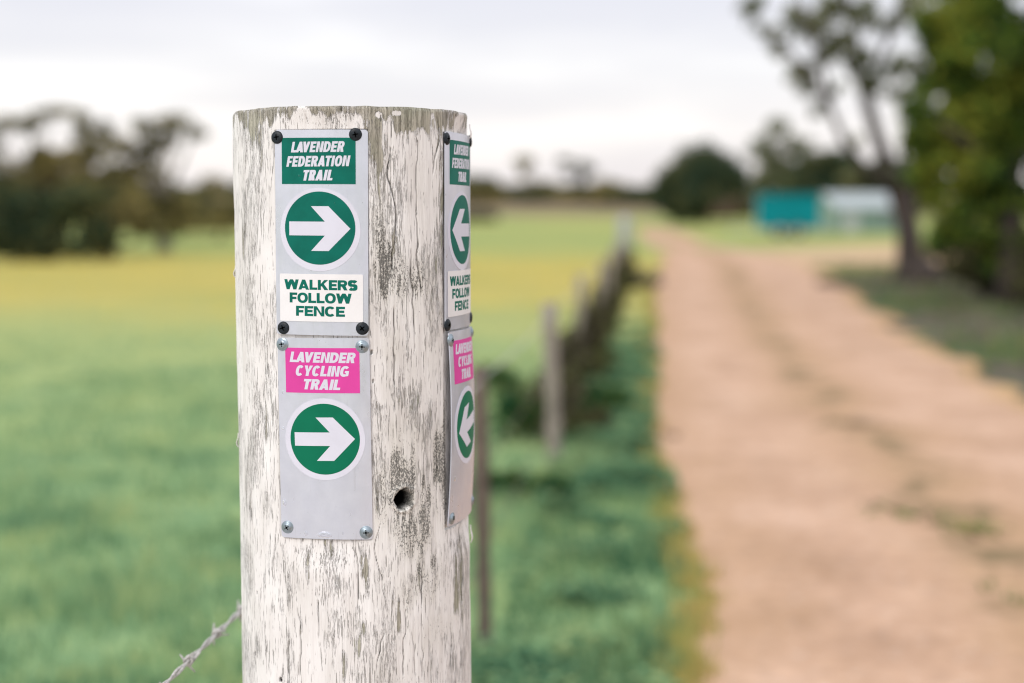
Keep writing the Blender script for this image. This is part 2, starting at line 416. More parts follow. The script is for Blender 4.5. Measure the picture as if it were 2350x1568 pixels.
# the sandy farm track: left and right edges by distance (metres)
TL = [(-6, -0.75), (0, 0.10), (3.3, 0.455), (4.1, 0.515), (5.2, 0.60), (6.4, 0.60), (8.3, 0.80), (12.2, 1.2), (23.5, 2.30), (38, 4.1), (60, 5.5), (80, 7.0)]
TR = [(-6, 1.2), (0, 2.4), (3.3, 2.75), (5.2, 2.9), (8.9, 3.25), (12.2, 3.55), (16, 4.15), (23.5, 5.4), (30, 6.5), (38, 7.1), (60, 7.8), (80, 8.8)]
def track_material():
    m, n, p = new_mat('sandy_soil')
    v = coords(n); s = n.nodes.new('ShaderNodeSeparateXYZ'); n.links.new(v, s.inputs[0])
    t = attr(n, 'across')          # 0 left edge .. 1 right edge
    med = noise(n, v, 1.7, 4, 0.6); fine = noise(n, v, 16, 5, 0.65); big = noise(n, v, 0.5, 3)
    base = ramp(n, [(0.3, (0.37, 0.235, 0.155)), (0.5, (0.49, 0.32, 0.22)), (0.7, (0.58, 0.395, 0.29))]); n.links.new(med, base.inputs[0])
    # the strip between the wheel tracks is browner, with scraps of litter
    tt = MATH(n, 'ADD', t, MATH(n, 'MULTIPLY', MATH(n, 'SUBTRACT', med, 0.5), 0.30))
    strip = MATH(n, 'SUBTRACT', 1.0, sharp(n, MATH(n, 'ABSOLUTE', MATH(n, 'SUBTRACT', tt, 0.45)), 0.0, 0.11))
    c = MIX(n, MATH(n, 'MULTIPLY', strip, 0.75), base.outputs[0], (0.35, 0.235, 0.135))
    dark_patch = sharp(n, noise(n, coords(n, (1, .35, 1)), 1.1, 4, 0.6), 0.55, 0.72); c = MIX(n, MATH(n, 'MULTIPLY', dark_patch, 0.35), c, (0.33, 0.22, 0.14))  # random darker patches drawn out along the track
    pb = sharp(n, noise(n, v, 45, 2, 0.5), 0.64, 0.70); c = MIX(n, MATH(n, 'MULTIPLY', pb, 0.6), c, (0.62, 0.55, 0.50))
    halo = MATH(n, 'SUBTRACT', 1.0, sharp(n, MATH(n, 'ABSOLUTE', MATH(n, 'SUBTRACT', tt, 0.46)), 0.03, 0.24))
    lft = MATH(n, 'SUBTRACT', 1.0, sharp(n, tt, 0.0, 0.22))
    c = MIX(n, MATH(n, 'MULTIPLY', MATH(n, 'MAXIMUM', halo, lft), 0.55), c, (0.43, 0.275, 0.165))
    scr = MATH(n, 'MULTIPLY', strip, sharp(n, noise(n, v, 2.4, 4, 0.6), 0.50, 0.58))
    c = MIX(n, MATH(n, 'MULTIPLY', scr, 0.85), c, (0.17, 0.13, 0.07))
    edge = MATH(n, 'ADD', MATH(n, 'SUBTRACT', 1.0, sharp(n, t, 0.0, 0.04)), sharp(n, tt, 0.88, 1.0), clamp=True)
    c = MIX(n, MATH(n, 'MULTIPLY', edge, 0.65), c, (0.42, 0.27, 0.11))
    fr = ramp(n, [(0.35, (0.86, 0.85, 0.84)), (0.65, (1.10, 1.10, 1.10))]); n.links.new(fine, fr.inputs[0])
    c = MIX(n, 1.0, c, fr.outputs[0], 'MULTIPLY')
    n.links.new(c, p.inputs['Base Color']); p.inputs['Roughness'].default_value = 1.0
    p.inputs['Specular IOR Level'].default_value = 0.1
    bump(n, p, fine, 0.7, 0.015)
    return m
ys = np.concatenate([np.linspace(-6, 12, 700), np.linspace(12.05, 80, 700)])
l = np.interp(ys, *zip(*TL)) + (vnoise(3, ys * 2.3) - .5) * .11 + (vnoise(4, ys * 9) - .5) * .07
r = np.interp(ys, *zip(*TR)) + (vnoise(5, ys * 1.9) - .5) * .35 + (vnoise(6, ys * 8) - .5) * .12
ac = np.linspace(0, 1, 9)
TX = l[:, None] * (1 - ac) + r[:, None] * ac; TY = np.repeat(ys[:, None], 9, 1)
TZ = terrain_z(TX, TY) + 0.006 + 0.0 * TX
# shallow wheel ruts need no dip below the ground sheet: raise the shoulders instead
TZ = TZ + 0.02 * np.exp(-((ac[None, :] - 0.45) / 0.10) ** 2)
idx = np.arange(TX.size).reshape(TX.shape)
FQ = np.stack([idx[:-1, :-1], idx[:-1, 1:], idx[1:, 1:], idx[1:, :-1]], -1).reshape(-1, 4)
tr = link('dirt_track', np_mesh('dirt_track', np.stack([TX, TY, TZ], -1).reshape(-1, 3), FQ, True, {'across': np.repeat(ac[None, :], len(ys), 0).ravel()}), track_material())
tag(tr, 'pale sandy farm track with two wheel ruts', 'track', kind='structure')
def on_track(x, y, pad=0.0):
    return (x > np.interp(y, ys, l) - pad) & (x < np.interp(y, ys, r) + pad)

FL_C, FL_M = -.4034, .0943      # line of the fence: x = FL_C + FL_M * y
# grass blades: one mass nobody could count
def blades(name, P, hmin, hmax, wd, mat, lean=0.5):
    n = len(P)
    a = rng.uniform(0, 2 * np.pi, n); h = rng.uniform(hmin, hmax, n) * (.45 + 1.2 * vnoise(33, P[:, 0] * 2.6, P[:, 1] * 1.8)); b = rng.uniform(0, 2 * np.pi, n); ln = rng.uniform(0.1, lean, n) * h
    dx, dy = np.cos(a) * wd, np.sin(a) * wd
    V = np.empty((n, 3, 3))
    V[:, 0] = np.stack([P[:, 0] - dx, P[:, 1] - dy, P[:, 2]], -1)
    V[:, 1] = np.stack([P[:, 0] + dx, P[:, 1] + dy, P[:, 2]], -1)
    V[:, 2] = np.stack([P[:, 0] + np.cos(b) * ln, P[:, 1] + np.sin(b) * ln, P[:, 2] + h], -1)
    return link(name, np_mesh(name, V.reshape(-1, 3), np.arange(3 * n).reshape(-1, 3), False, {'tint': np.repeat(rng.uniform(0, 1, n), 3)}), mat)
M_GRASS = leaf_material('grass_blades', (0.10, 0.21, 0.12), (0.29, 0.46, 0.245), (0.50, 0.56, 0.27), 2.6, 0.4)
M_EDGE = leaf_material('yellow_edge_grass', (0.34, 0.38, 0.13), (0.48, 0.42, 0.14), (0.56, 0.42, 0.17), 3, 0.3)
nb = 190000
d = 1.8 + 14 * rng.uniform(0, 1, nb) ** 1.5
x = rng.uniform(-0.55, 0.55, nb) * d
keep = ~on_track(x, d, 0.02) & (x < np.interp(d, ys, l) + 0.5)
keep &= rng.uniform(0, 1, nb) > sstep(7, 15, d)
keep &= vnoise(21, x * 2.5, d * 2.5) * 0.7 + vnoise(22, x * 7, d * 7) * 0.4 > rng.uniform(0.15, 0.75, nb)
P = np.stack([x, d, np.zeros(nb)], -1)[keep]
vg = P[:, 0] > FL_C + FL_M * P[:, 1] + .02
M_VERGE = leaf_material('verge_blades', (0.055, 0.145, 0.085), (0.17, 0.32, 0.165), (0.34, 0.44, 0.21), 2.2, 0.35)
tag(blades('grass', P[~vg], 0.02, 0.065, 0.004, M_GRASS), 'short soft green pasture grass left of the fence', 'grass', kind='stuff')
tag(blades('grass', P[vg], 0.02, 0.07, 0.005, M_VERGE), 'cool green grass between the fence and the track', 'grass', kind='stuff')
nv_ = 60000
d = 2.2 + 12 * rng.uniform(0, 1, nv_) ** 1.3; x = rng.uniform(0, 1, nv_); xl = FL_C + FL_M * d; x = xl + x * (np.interp(d, ys, l) + .03 - xl)
kp = vnoise(27, x * 6, d * 4) * .6 + vnoise(28, x * 1.7, d * 1.3) * .5 > rng.uniform(.4, .75, nv_)
x, d = x[kp], d[kp]; m_ = len(x); P = np.stack([x, d, .01 + .09 * vnoise(29, x * 6, d * 4) * rng.uniform(.3, 1, m_)], -1); q = np.empty((m_, 4, 3)); a_ = rng.uniform(0, 6.28, m_); s1 = rng.uniform(.006, .016, m_)
for k in range(4):
    q[:, k] = P + np.stack([s1 * np.cos(a_ + k * 1.57), s1 * np.sin(a_ + k * 1.57), rng.uniform(-.006, .006, m_)], -1)
tag(link('clover', np_mesh('clover', q.reshape(-1, 3), np.arange(4 * m_).reshape(-1, 4), False, {'tint': np.repeat(rng.uniform(0, 1, m_), 4)}), M_VERGE), 'low clover growing in clumps along the track verge', 'clover', kind='stuff')
nb = 9000
d = 2.0 + 20 * rng.uniform(0, 1, nb) ** 1.4
x = np.interp(d, ys, l) + rng.normal(-0.01, 0.03, nb)
P = np.stack([x, d, np.full(nb, .004)], -1)
tag(blades('verge_grass', P, 0.02, 0.07, 0.004, M_EDGE), 'yellowing grass fringing the left edge of the track', 'grass', kind='stuff')
nb = 26000
d = 6 + 26 * rng.uniform(0, 1, nb) ** 1.2
x = np.interp(d, ys, r) + rng.gamma(1.6, 1.3, nb) - .15
kp = vnoise(25, x * 1.1, d * 1.1) > rng.uniform(.25, .75, nb)
P = np.stack([x, d, np.zeros(nb)], -1)[kp]
tag(blades('grass', P, 0.04, 0.13, 0.006, leaf_material('shade_grass', (0.05, 0.12, 0.05), (0.12, 0.22, 0.08), (0.28, 0.27, 0.10), 0.9, 0.3)), 'patchy grass under the trees right of the track', 'grass', kind='stuff')
nb = 16000
d = 7 + 22 * rng.uniform(0, 1, nb) ** 1.1; x = np.interp(d, ys, r) + .3 + rng.gamma(2.0, 1.6, nb)
P = np.stack([x, d, rng.uniform(.005, .03, nb)], -1); q = np.empty((nb, 4, 3)); a_ = rng.uniform(0, 6.28, nb); s1 = rng.uniform(.02, .06, nb); s2 = s1 * .3
for k, (u_, v_) in enumerate(((-1, 0), (0, -1), (1, 0), (0, 1))):
    q[:, k] = P + np.stack([u_ * s1 * np.cos(a_) - v_ * s2 * np.sin(a_), u_ * s1 * np.sin(a_) + v_ * s2 * np.cos(a_), rng.uniform(0, .02, nb)], -1)
tag(link('leaf_litter', np_mesh('leaf_litter', q.reshape(-1, 3), np.arange(4 * nb).reshape(-1, 4), False, {'tint': np.repeat(rng.uniform(0, 1, nb), 4)}), leaf_material('dead_leaves', (0.06, 0.045, 0.035), (0.16, 0.125, 0.10), (0.32, 0.27, 0.22), 2, 0.1)),
    'dead leaves and bark lying under the trees on the right', 'leaf litter', kind='stuff')
# capeweed flowers in the field
nf = 9000
M_FLOWER = leaf_material('yellow_petals', (0.55, 0.42, 0.04), (0.62, 0.48, 0.05), (0.7, 0.55, 0.08), 2, 0.2)
d = rng.uniform(6, 42, nf); x = rng.uniform(-0.5, 0.5, nf) * d
keep = (~on_track(x, d, 0.3)) & (x < np.interp(d, ys, l)) & (vnoise(31, x * .4, d * .3) * sstep(8, 20, d) > rng.uniform(.1, .7, nf))
P = np.stack([x, d, np.full(nf, .09)], -1)[keep]
n_ = len(P); q = np.empty((n_, 4, 3)); sz = rng.uniform(.015, .03, n_)
for k, (ax, ay) in enumerate(((-1, -1), (1, -1), (1, 1), (-1, 1))):
    q[:, k] = P + np.stack([ax * sz, ay * sz, rng.uniform(-.01, .012, n_)], -1)
tag(link('wildflowers', np_mesh('wildflowers', q.reshape(-1, 3), np.arange(4 * n_).reshape(-1, 4), False, {'tint': np.repeat(rng.uniform(0, 1, n_), 4)}), M_FLOWER),
    'yellow flowers scattered through the far pasture', 'flowers', kind='stuff')

# ------------------------------------------------------------------ the post
PC = Vector((-0.1362, 1.2248, 0.0))
PR = 0.0995
dist = math.hypot(PC.x, PC.y)
n0 = Vector((-PC.x / dist, -PC.y / dist, 0)); e0 = Vector((-n0.y, n0.x, 0))
if e0.x < 0: e0 = -e0
def pdir(phi): return n0 * math.cos(phi) + e0 * math.sin(phi)
def cyl(x, y, rad=PR):
    """picture point -> (angle round the post, height)"""
    d = ray(x, y); o = -PC
    a = d.x ** 2 + d.y ** 2; b = 2 * (o.x * d.x + o.y * d.y); c = o.x ** 2 + o.y ** 2 - rad ** 2
    disc = b * b - 4 * a * c
    t = (-b - math.sqrt(max(disc, 0))) / (2 * a)
    q = Vector((d.x * t, d.y * t, 0)) - PC
    return math.atan2(q.dot(e0), q.dot(n0)), H + d.z * t
HC = 0.0383; RHO = 0.20
SPAN = math.asin(HC / PR)
DC = PR * math.cos(SPAN) - math.sqrt(RHO ** 2 - HC ** 2)
PHI_L = (cyl(637, 600)[0] + cyl(843, 600)[0]) / 2
PHI_R = cyl(1019, 560)[0] + SPAN - .012
ZTOP = cyl(812, 243)[1]
z_pt = cyl(740, 297)[1]; z_p1b = cyl(740, 771)[1]; z_p2t = cyl(740, 777)[1]; z_pb = cyl(740, 1240)[1]

NPHI = 1000
z_lo = cyl(812, 1568)[1] - 0.03
zs = np.concatenate([np.linspace(-0.05, z_lo, 160)[:-1], np.linspace(z_lo, ZTOP, 860)])
ph = np.linspace(-math.pi, math.pi, NPHI, endpoint=False)
PH, ZZ = np.meshgrid(ph, zs)
RR = np.full(PH.shape, PR)
def wrap(a): return (a + math.pi) % (2 * math.pi) - math.pi
zmask = sstep(z_pb - .03, z_pb - .002, ZZ) * (1 - sstep(z_pt + .0, z_pt + .03, ZZ))
for p0 in (PHI_L, PHI_R):
    dl = wrap(PH - p0)
    rf = DC * np.cos(dl) + np.sqrt(RHO ** 2 - (DC * np.sin(dl)) ** 2)
    ins = np.abs(dl) < SPAN * 1.0
    RR = np.where(ins, RR + (np.minimum(rf, RR + 0.0) - RR) * zmask, RR)
CO, SI = np.cos(PH), np.sin(PH)
xx, yy = CO * PR, SI * PR
covered = ((np.abs(wrap(PH - PHI_L)) < SPAN) | (np.abs(wrap(PH - PHI_R)) < SPAN)) & (ZZ > z_pb) & (ZZ < z_pt)
damp = np.where(covered, 0.25, 1.0)
und = (vnoise(41, xx * 22, yy * 22, ZZ * 5) - .5) * .0028 + (vnoise(42, xx * 60 + 9, yy * 60, ZZ * 14) - .5) * .0011
grn = (vnoise(43, xx * 240, yy * 240, ZZ * 16) - .5) * .0009 + (vnoise(44, xx * 520, yy * 520, ZZ * 45) - .5) * .0005
RR = RR + (und + grn) * damp - np.where(covered, .0012, 0)
# checks: long splits down the grain (px x, y0, y1, width mm, depth mm)
groove = np.zeros(PH.shape); hole = np.zeros(PH.shape)
def split(px, y0, y1, wmm, dmm, wav=0.004, seed=0):
    global RR, groove
    p0, zt = cyl(px, y0); _, zb = cyl(px, y1)
    cen = p0 + (vnoise(100 + seed, ZZ * 30) - .5) * wav / PR * 2 + (vnoise(130 + seed, ZZ * 130) - .5) * wav / PR * .5
    env = sstep(zb, zb + .012, ZZ) * (1 - sstep(zt - .012, zt, ZZ)) * (0.45 + 0.9 * vnoise(160 + seed, ZZ * 60))
    wv = wmm / 1000 / PR * np.clip(env, .15, 1.3)
    k = np.exp(-(wrap(PH - cen) / wv) ** 2) * np.clip(env, 0, 1)
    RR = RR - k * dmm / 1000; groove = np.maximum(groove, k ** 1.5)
for i, a in enumerate([(900, 250, 640, .5, 2.2), (1000, 243, 420, .5, 2), (965, 300, 700, .45, 2), (946, 560, 830, .55, 2), (878, 243, 300, .4, 2), (700, 243, 300, .4, 2),
                       (755, 243, 296, .5, 2.5), (800, 243, 298, .4, 2), (905, 690, 900, .4, 2), (1045, 250, 330, .5, 3), (1058, 1220, 1560, .7, 3), (962, 1280, 1568, .4, 1.8),
                       (580, 1100, 1260, .5, 2), (606, 1300, 1568, .4, 1.5), (687, 1380, 1568, .4, 1.5), (829, 1240, 1420, .5, 2), (738, 1280, 1480, .3, 1.5), (560, 300, 600, .35, 1.2),
                       (575, 800, 900, .35, 1.2), (870, 1180, 1560, .35, 1.5), (1002, 900, 1180, .4, 1.6), (930, 1380, 1568, .4, 2), (620, 400, 640, .3, 1.2), (953, 1440, 1568, .8, 2.5),
                       (655, 1450, 1568, .5, 2), (1030, 1380, 1568, .4, 1.5), (892, 930, 1130, .35, 1.5)]):
    split(*a, seed=i)
def pit(px, py, rpx, rpy, dmm, dark=1.0, rag=.35, seed=0):
    global RR, hole
    p0, z0 = cyl(px, py); s = 0.3445e-3
    du = wrap(PH - p0) * PR / (rpx * s); dz = (ZZ - z0) / (rpy * s)
    rr_ = np.sqrt(du ** 2 + dz ** 2) * (1 + rag * (vnoise(200 + seed, xx * 300, yy * 300, ZZ * 240) - .5))
    k = 1 - sstep(.85, 1.02, rr_)
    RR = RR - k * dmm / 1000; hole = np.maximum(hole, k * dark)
    return rr_
rh = pit(927, 1146, 24, 24, 34, 1.0, .25, 1)
pit(853, 810, 3.2, 6, 2, .3, .8, 2); pit(857, 876, 2.4, 5, 2, .25, .8, 3); pit(590, 1360, 2.5, 5, 2, .8, .6, 4); pit(566, 1130, 2.5, 14, 1.5, .5, .7, 5); pit(585, 1500, 4, 7, 2, .6, .7, 6)
pit(643, 1560, 5, 8, 2, .5, .7, 7)
RR = RR + .0010 * (sstep(1.0, 1.15, rh) * (1 - sstep(1.2, 1.6, rh)))
# rim: slightly worn edge
top = np.clip((ZZ - (ZTOP - .003)) / .003, 0, 1)
RR = RR - top ** 2 * .0010
ztop_off = (vnoise(50, xx * 90, yy * 90) - .5) * .0009 * sstep(ZTOP - .02, ZTOP, ZZ)
# where the paint has gone
bare = np.full(PH.shape, -0.003); mild_shade = np.zeros(PH.shape)
mild_ref = [mild_shade]
NZV = (vnoise(61, xx * 120, yy * 120, ZZ * 22) - .5) * .9 + (vnoise(62, xx * 420, yy * 420, ZZ * 70) - .5) * .7
def blob(field, px, py, rx, ry, amt, p=2.0, rag=1.0):
    p0, z0 = cyl(px, py); s = 0.3445e-3
    cph = max(math.cos(p0), .35)
    du = wrap(PH - p0) * PR * cph / (rx * s); dz = (ZZ - z0) / (ry * s)
    nzv = NZV * rag
    q = (np.abs(du) ** p + np.abs(dz) ** p) ** (1 / p) + nzv
    return field + min(amt, .14) * (1 - sstep(.2, 1.3, q)) if field is not mild_ref[0] else field + amt * (1 - sstep(.2, 1.3, q))
zfr = (ZTOP - ZZ) / 0.3445e-3     # rim distance in picture px
ragtop = 26 + 50 * (vnoise(71, xx * 55, yy * 55) - .35) + 45 * (vnoise(72, xx * 200, yy * 200) - .5)
bare = bare + 0.21 * (1 - sstep(ragtop - 12, ragtop + 6, zfr))
for a in [(860, 300, 26, 70, .24), (935, 270, 55, 60, .16), (995, 290, 35, 55, .2), (1012, 380, 12, 130, .24), (1018, 520, 10, 120, .20), (862, 380, 14, 90, .12), (885, 470, 20, 120, .07),
          (920, 520, 14, 70, .06), (1005, 580, 12, 80, .12), (900, 560, 12, 50, .13), (936, 790, 7, 60, .2), (906, 560, 8, 60, .16), (1000, 700, 18, 70, .10),
          (912, 900, 26, 36, .12), (960, 920, 20, 46, .14), (880, 935, 22, 20, .12), (985, 960, 12, 70, .10), (628, 960, 7, 60, .27), (610, 980, 8, 50, .14), (860, 300, 20, 90, .1),
          (868, 1120, 6, 60, .16), (744, 1265, 7, 34, .2), (757, 1262, 6, 26, .2), (660, 1350, 8, 40, .22), (610, 1330, 10, 30, .12), (640, 1380, 10, 40, .10), (830, 1270, 8, 60, .15), (845, 1330, 8, 50, .12),
          (560, 430, 10, 160, .06), (600, 320, 34, 70, .07), (583, 300, 25, 40, .14), (903, 1400, 8, 60, .16), (915, 1420, 5, 50, .16), (835, 1440, 10, 26, .2), (730, 1420, 6, 50, .18), (820, 1490, 10, 34, .16), (1050, 1300, 20, 90, .12),
          (1065, 1420, 18, 200, .11), (1000, 1500, 40, 70, .06), (690, 1440, 7, 30, .2), (590, 1480, 8, 40, .14), (662, 1560, 8, 34, .16), (980, 1330, 30, 120, .05), (940, 1300, 20, 80, .05), (1060, 300, 10, 60, .1),
          (840, 1360, 5, 120, .12), (770, 1330, 6, 40, .14), (705, 1310, 6, 50, .16), (790, 1520, 8, 40, .12), (560, 560, 6, 60, .12), (575, 1180, 6, 60, .14)]:
    bare = blob(bare, *a)
for a in [(965, 430, 42, 110, -.16), (985, 520, 26, 60, -.14), (896, 285, 8, 36, -.30), (868, 262, 10, 8, -.4), (912, 260, 12, 7, -.4), (1062, 275, 12, 26, -.3), (590, 620, 44, 30, -.10), (960, 700, 16, 90, -.10),
          (580, 800, 30, 140, -.04), (930, 1500, 26, 40, -.2), (620, 1520, 40, 60, -.05), (600, 1120, 30, 14, -.1)]:
    bare = blob(bare, *a)
for a in [(875, 560, 30, 110, .45), (870, 640, 24, 50, .5), (905, 620, 60, 60, .40), (985, 640, 26, 60, .35), (930, 700, 60, 50, .15), (900, 800, 30, 40, .2), (940, 1020, 70, 60, .35), (930, 1100, 85, 60, .62), (985, 1150, 50, 90, .65),
          (880, 1180, 30, 40, .3), (950, 1230, 60, 80, .5), (965, 1340, 60, 60, .45), (1000, 1450, 50, 50, .30), (1010, 1040, 20, 100, .5), (1000, 830, 26, 100, .25), (640, 1060, 6, 120, .3), (1060, 1350, 20, 130, .25), (1015, 680, 8, 90, .5),
          (1022, 1000, 8, 180, .6)]:
    mild_shade = blob(mild_shade, *a); mild_ref[0] = mild_shade
dleft = wrap(PH - PHI_L); mild_shade = mild_shade + .20 * sstep(SPAN * .9, SPAN * 1.15, dleft) * (1 - sstep(1.3, 2.0, dleft)) * vnoise(66, xx * 60, yy * 60, ZZ * 18)  # mottled stain that also paints in the shade of the right side
bare = np.clip(bare, -.25, .32); mild_shade = np.clip(mild_shade, 0, .8)
V = np.stack([n0.x * CO * RR + e0.x * SI * RR, n0.y * CO * RR + e0.y * SI * RR, ZZ + ztop_off], -1).reshape(-1, 3)
nr = len(zs)
idx = np.arange(nr * NPHI).reshape(nr, NPHI); nx_ = np.roll(idx, -1, 1)
FQ = np.stack([idx[:-1], nx_[:-1], nx_[1:], idx[1:]], -1).reshape(-1, 4)
post = empty('trail_post', (PC.x, PC.y, 0))
tag(post, 'thick round timber post with peeling white paint and a dark bolt hole', 'post')
shaft = link('post_shaft', np_mesh('post_shaft', V, FQ, True, {'bare': bare.ravel(), 'mildew_shade': mild_shade.ravel(), 'groove': np.clip(groove, 0, 1).ravel() * .85, 'hole': hole.ravel()}), M_POST, post)
# cut end of the post
bm = bmesh.new()
rings = []
zt_ring = (zs[-1] + ztop_off[-1]); r_ring = RR[-1]
for f in (1.0, .8, .6, .4, .2):
    rg = []
    for k in range(0, NPHI, 10):
        q = pdir(ph[k]) * (r_ring[k] * f)
        zz = float(zt_ring[k]) - .0003 if f == 1 else ZTOP - .001 + random.uniform(-.0008, .0008)
        rg.append(bm.verts.new((q.x, q.y, zz)))
    rings.append(rg)
for a, b in zip(rings[:-1], rings[1:]):
    for k in range(len(a)):
        bm.faces.new((a[k], a[(k + 1) % len(a)], b[(k + 1) % len(a)], b[k]))
bm.faces.new(rings[-1])
M_END = simple('end_grain', (0.26, 0.24, 0.20), 0.9, 0, 0.4, 90, 0.002)
bm_obj('post_end', bm, M_END, post)
# flakes of paint standing away from the silhouette
def flake(px, py, hh, ww, side):
    p0, z0 = cyl(px, py); p0 = side * (math.pi / 2 - .09) if side else p0
    bm = bmesh.new(); ring = []
    for k in range(9):
        t = k / 8; z = z0 + hh * (t - .5)
        o = .0002 + .0009 * math.sin(math.pi * min(1, t * 1.2)) * (1 - t) * 2
        wv = ww * math.sin(math.pi * (0.12 + .8 * t)) / PR
        a = pdir(p0 - wv / 2) * (PR + .0003 + o); b = pdir(p0 + wv / 2) * (PR + .0006 + o * 1.4); cth = pdir(p0 + wv / 2) * (PR + o * 1.4); dth = pdir(p0 - wv / 2) * (PR - .0002 + o)
        ring.append([bm.verts.new((v.x, v.y, z)) for v in (a, b, cth, dth)])
    for r0, r1 in zip(ring[:-1], ring[1:]):
        for k in range(4): bm.faces.new((r0[k], r0[(k + 1) % 4], r1[(k + 1) % 4], r1[k]))
    bm.faces.new(ring[0]); bm.faces.new(ring[-1])
    bm_obj('paint_flake', bm, M_FLAKE, post)
M_FLAKE = simple('loose_paint', (0.80, 0.77, 0.75), 0.7, 0, .08, 200)
for a in [(547, 1010, .012, .004, -1), (545, 625, .010, .005, -1), (1082, 1225, .016, .004, 1), (1075, 300, .012, .004, 1)]:
    flake(*a)

# ------------------------------------------------------------------ lettering
def arc(cx, cy, rx, ry, a0, a1, n=14, e=2.25):
    o = []
    for i in range(n + 1):
        a = R(a0 + (a1 - a0) * i / n); c, s_ = math.cos(a), math.sin(a)
        o.append((cx + rx * math.copysign(abs(c) ** (2 / e), c), cy + ry * math.copysign(abs(s_) ** (2 / e), s_)))
    return o
def glyph(ch, w, s, b):
    hs = .52 * s; sp = 1.08 * s
    if ch == 'I': return [[(0, 0), (s, 0), (s, 1), (0, 1)]]
    if ch == 'L': return [[(0, 0), (w, 0), (w, b), (s, b), (s, 1), (0, 1)]]
    if ch == 'T': return [[(w / 2 - s / 2, 0), (w / 2 + s / 2, 0), (w / 2 + s / 2, 1 - b), (w, 1 - b), (w, 1), (0, 1), (0, 1 - b), (w / 2 - s / 2, 1 - b)]]
    if ch == 'E': m = .5 - b / 2; return [[(0, 0), (w, 0), (w, b), (s, b), (s, m), (w * .92, m), (w * .92, m + b), (s, m + b), (s, 1 - b), (w, 1 - b), (w, 1), (0, 1)]]
    if ch == 'F': m = .46 - b / 2; return [[(0, 0), (s, 0), (s, m), (w * .9, m), (w * .9, m + b), (s, m + b), (s, 1 - b), (w, 1 - b), (w, 1), (0, 1)]]
    if ch == 'A':
        k = w / 2 - hs; y1 = .15; y2 = .15 + b * .85; yt = (w / 2 - sp) / k
        o = [(0, 0), (sp * .98, 0), (sp + y1 * k - .02 * 0, y1), (w - sp - y1 * k, y1), (w - sp * .98, 0), (w, 0), (w - k, 1), (k, 1)]
        return [o, [(sp + y2 * k, y2), (w - sp - y2 * k, y2), (w / 2, max(yt, y2 + .12))]]
    if ch == 'V':
        yi = 1 - (w / 2 - sp) / (w / 2 - hs)
        return [[(0, 1), (sp, 1), (w / 2, yi), (w - sp, 1), (w, 1), (w / 2 + hs, 0), (w / 2 - hs, 0)]]
    if ch == 'W':
        q1, q3 = w * .265, w * .735; yn = 1 - (q1 - sp) / (q1 - hs); yp = (w / 2 - q1 - hs) / (w / 2 - q1)
        return [[(0, 1), (sp, 1), (q1, yn), (w / 2 - hs, 1), (w / 2 + hs, 1), (q3, yn), (w - sp, 1), (w, 1), (q3 + hs, 0), (q3 - hs, 0), (w / 2, yp), (q1 + hs, 0), (q1 - hs, 0)]]
    if ch == 'N': y = .30; return [[(0, 0), (0, 1), (s * 1.02, 1), (w - s * .95, y), (w - s * .95, 1), (w, 1), (w, 0), (w - s * 1.02, 0), (s * .95, 1 - y), (s * .95, 0)]]
    if ch == 'K': return [[(0, 0), (0, 1), (s, 1), (s, .60), (w - s * 1.35, 1), (w * .985, 1), (s + (w - s) * .40, .60), (w, 0), (w - s * 1.3, 0), (s + (w - s) * .12, .40), (s, .32), (s, 0)]]
    if ch == 'Y': return [[(0, 1), (sp, 1), (w / 2, .60), (w - sp, 1), (w, 1), (w / 2 + s / 2, .40), (w / 2 + s / 2, 0), (w / 2 - s / 2, 0), (w / 2 - s / 2, .40)]]
    if ch == 'O': return [arc(w / 2, .5, w / 2, .515, 0, 352.5, 47), arc(w / 2, .5, w / 2 - s, .515 - b, 0, 352.5, 47)]
    if ch == 'D': return [[(0, 0)] + arc(w * .42, .5, w * .58, .5, -90, 90, 24) + [(0, 1)], [(s, b)] + arc(w * .42, .5, w * .58 - s, .5 - b, -90, 90, 20) + [(s, 1 - b)]]
    if ch == 'R':
        o = [(0, 0), (s, 0), (s, .37), (w * .42, .37), (w - s * 1.1, 0), (w, 0), (w * .80, .42)] + arc(w * .55, .70, w * .42, .30, -55, 90, 14) + [(0, 1)]
        return [o, [(s, .70 - .30 + b * .95), *arc(w * .55, .70, w * .42 - s, .30 - b * .92, -90, 90, 10), (s, 1 - b)]]
    if ch == 'C': return [arc(w / 2, .5, w / 2, .515, 40, 320, 34) + arc(w / 2, .5, w / 2 - s, .515 - b, 318, 42, 30)]
    if ch == 'G':
        return [arc(w / 2, .5, w / 2, .515, 40, 295, 34) + [(w * .80, .03), (w - .02, .06), (w, .06), (w, .54), (w * .54, .54), (w * .54, .54 - b * .85), (w - s * .9, .54 - b * .85), (w - s * .9, .20)] + arc(w / 2, .5, w / 2 - s, .515 - b, 300, 42, 28)]
    if ch == 'S':
        rx, ry = (w - s) / 2, (1.03 - b) / 4
        cl = [(w / 2 + rx * math.cos(R(a)), .515 - .015 + ry + ry * math.sin(R(a))) for a in range(20, 271, 12)]
        cl += [(w / 2 + rx * math.cos(R(a)), .5 - ry + ry * math.sin(R(a))) for a in range(78, -161, -12)]
        L, Rr = [], []
        for i, q in enumerate(cl):
            a_, c_ = cl[max(i - 1, 0)], cl[min(i + 1, len(cl) - 1)]
            tx, ty = c_[0] - a_[0], c_[1] - a_[1]; m_ = math.hypot(tx, ty); tx /= m_; ty /= m_
            th = (b * abs(tx) + s * abs(ty)) / 2
            L.append((q[0] - ty * th, q[1] + tx * th)); Rr.append((q[0] + ty * th, q[1] - tx * th))
        return [L + Rr[::-1]]
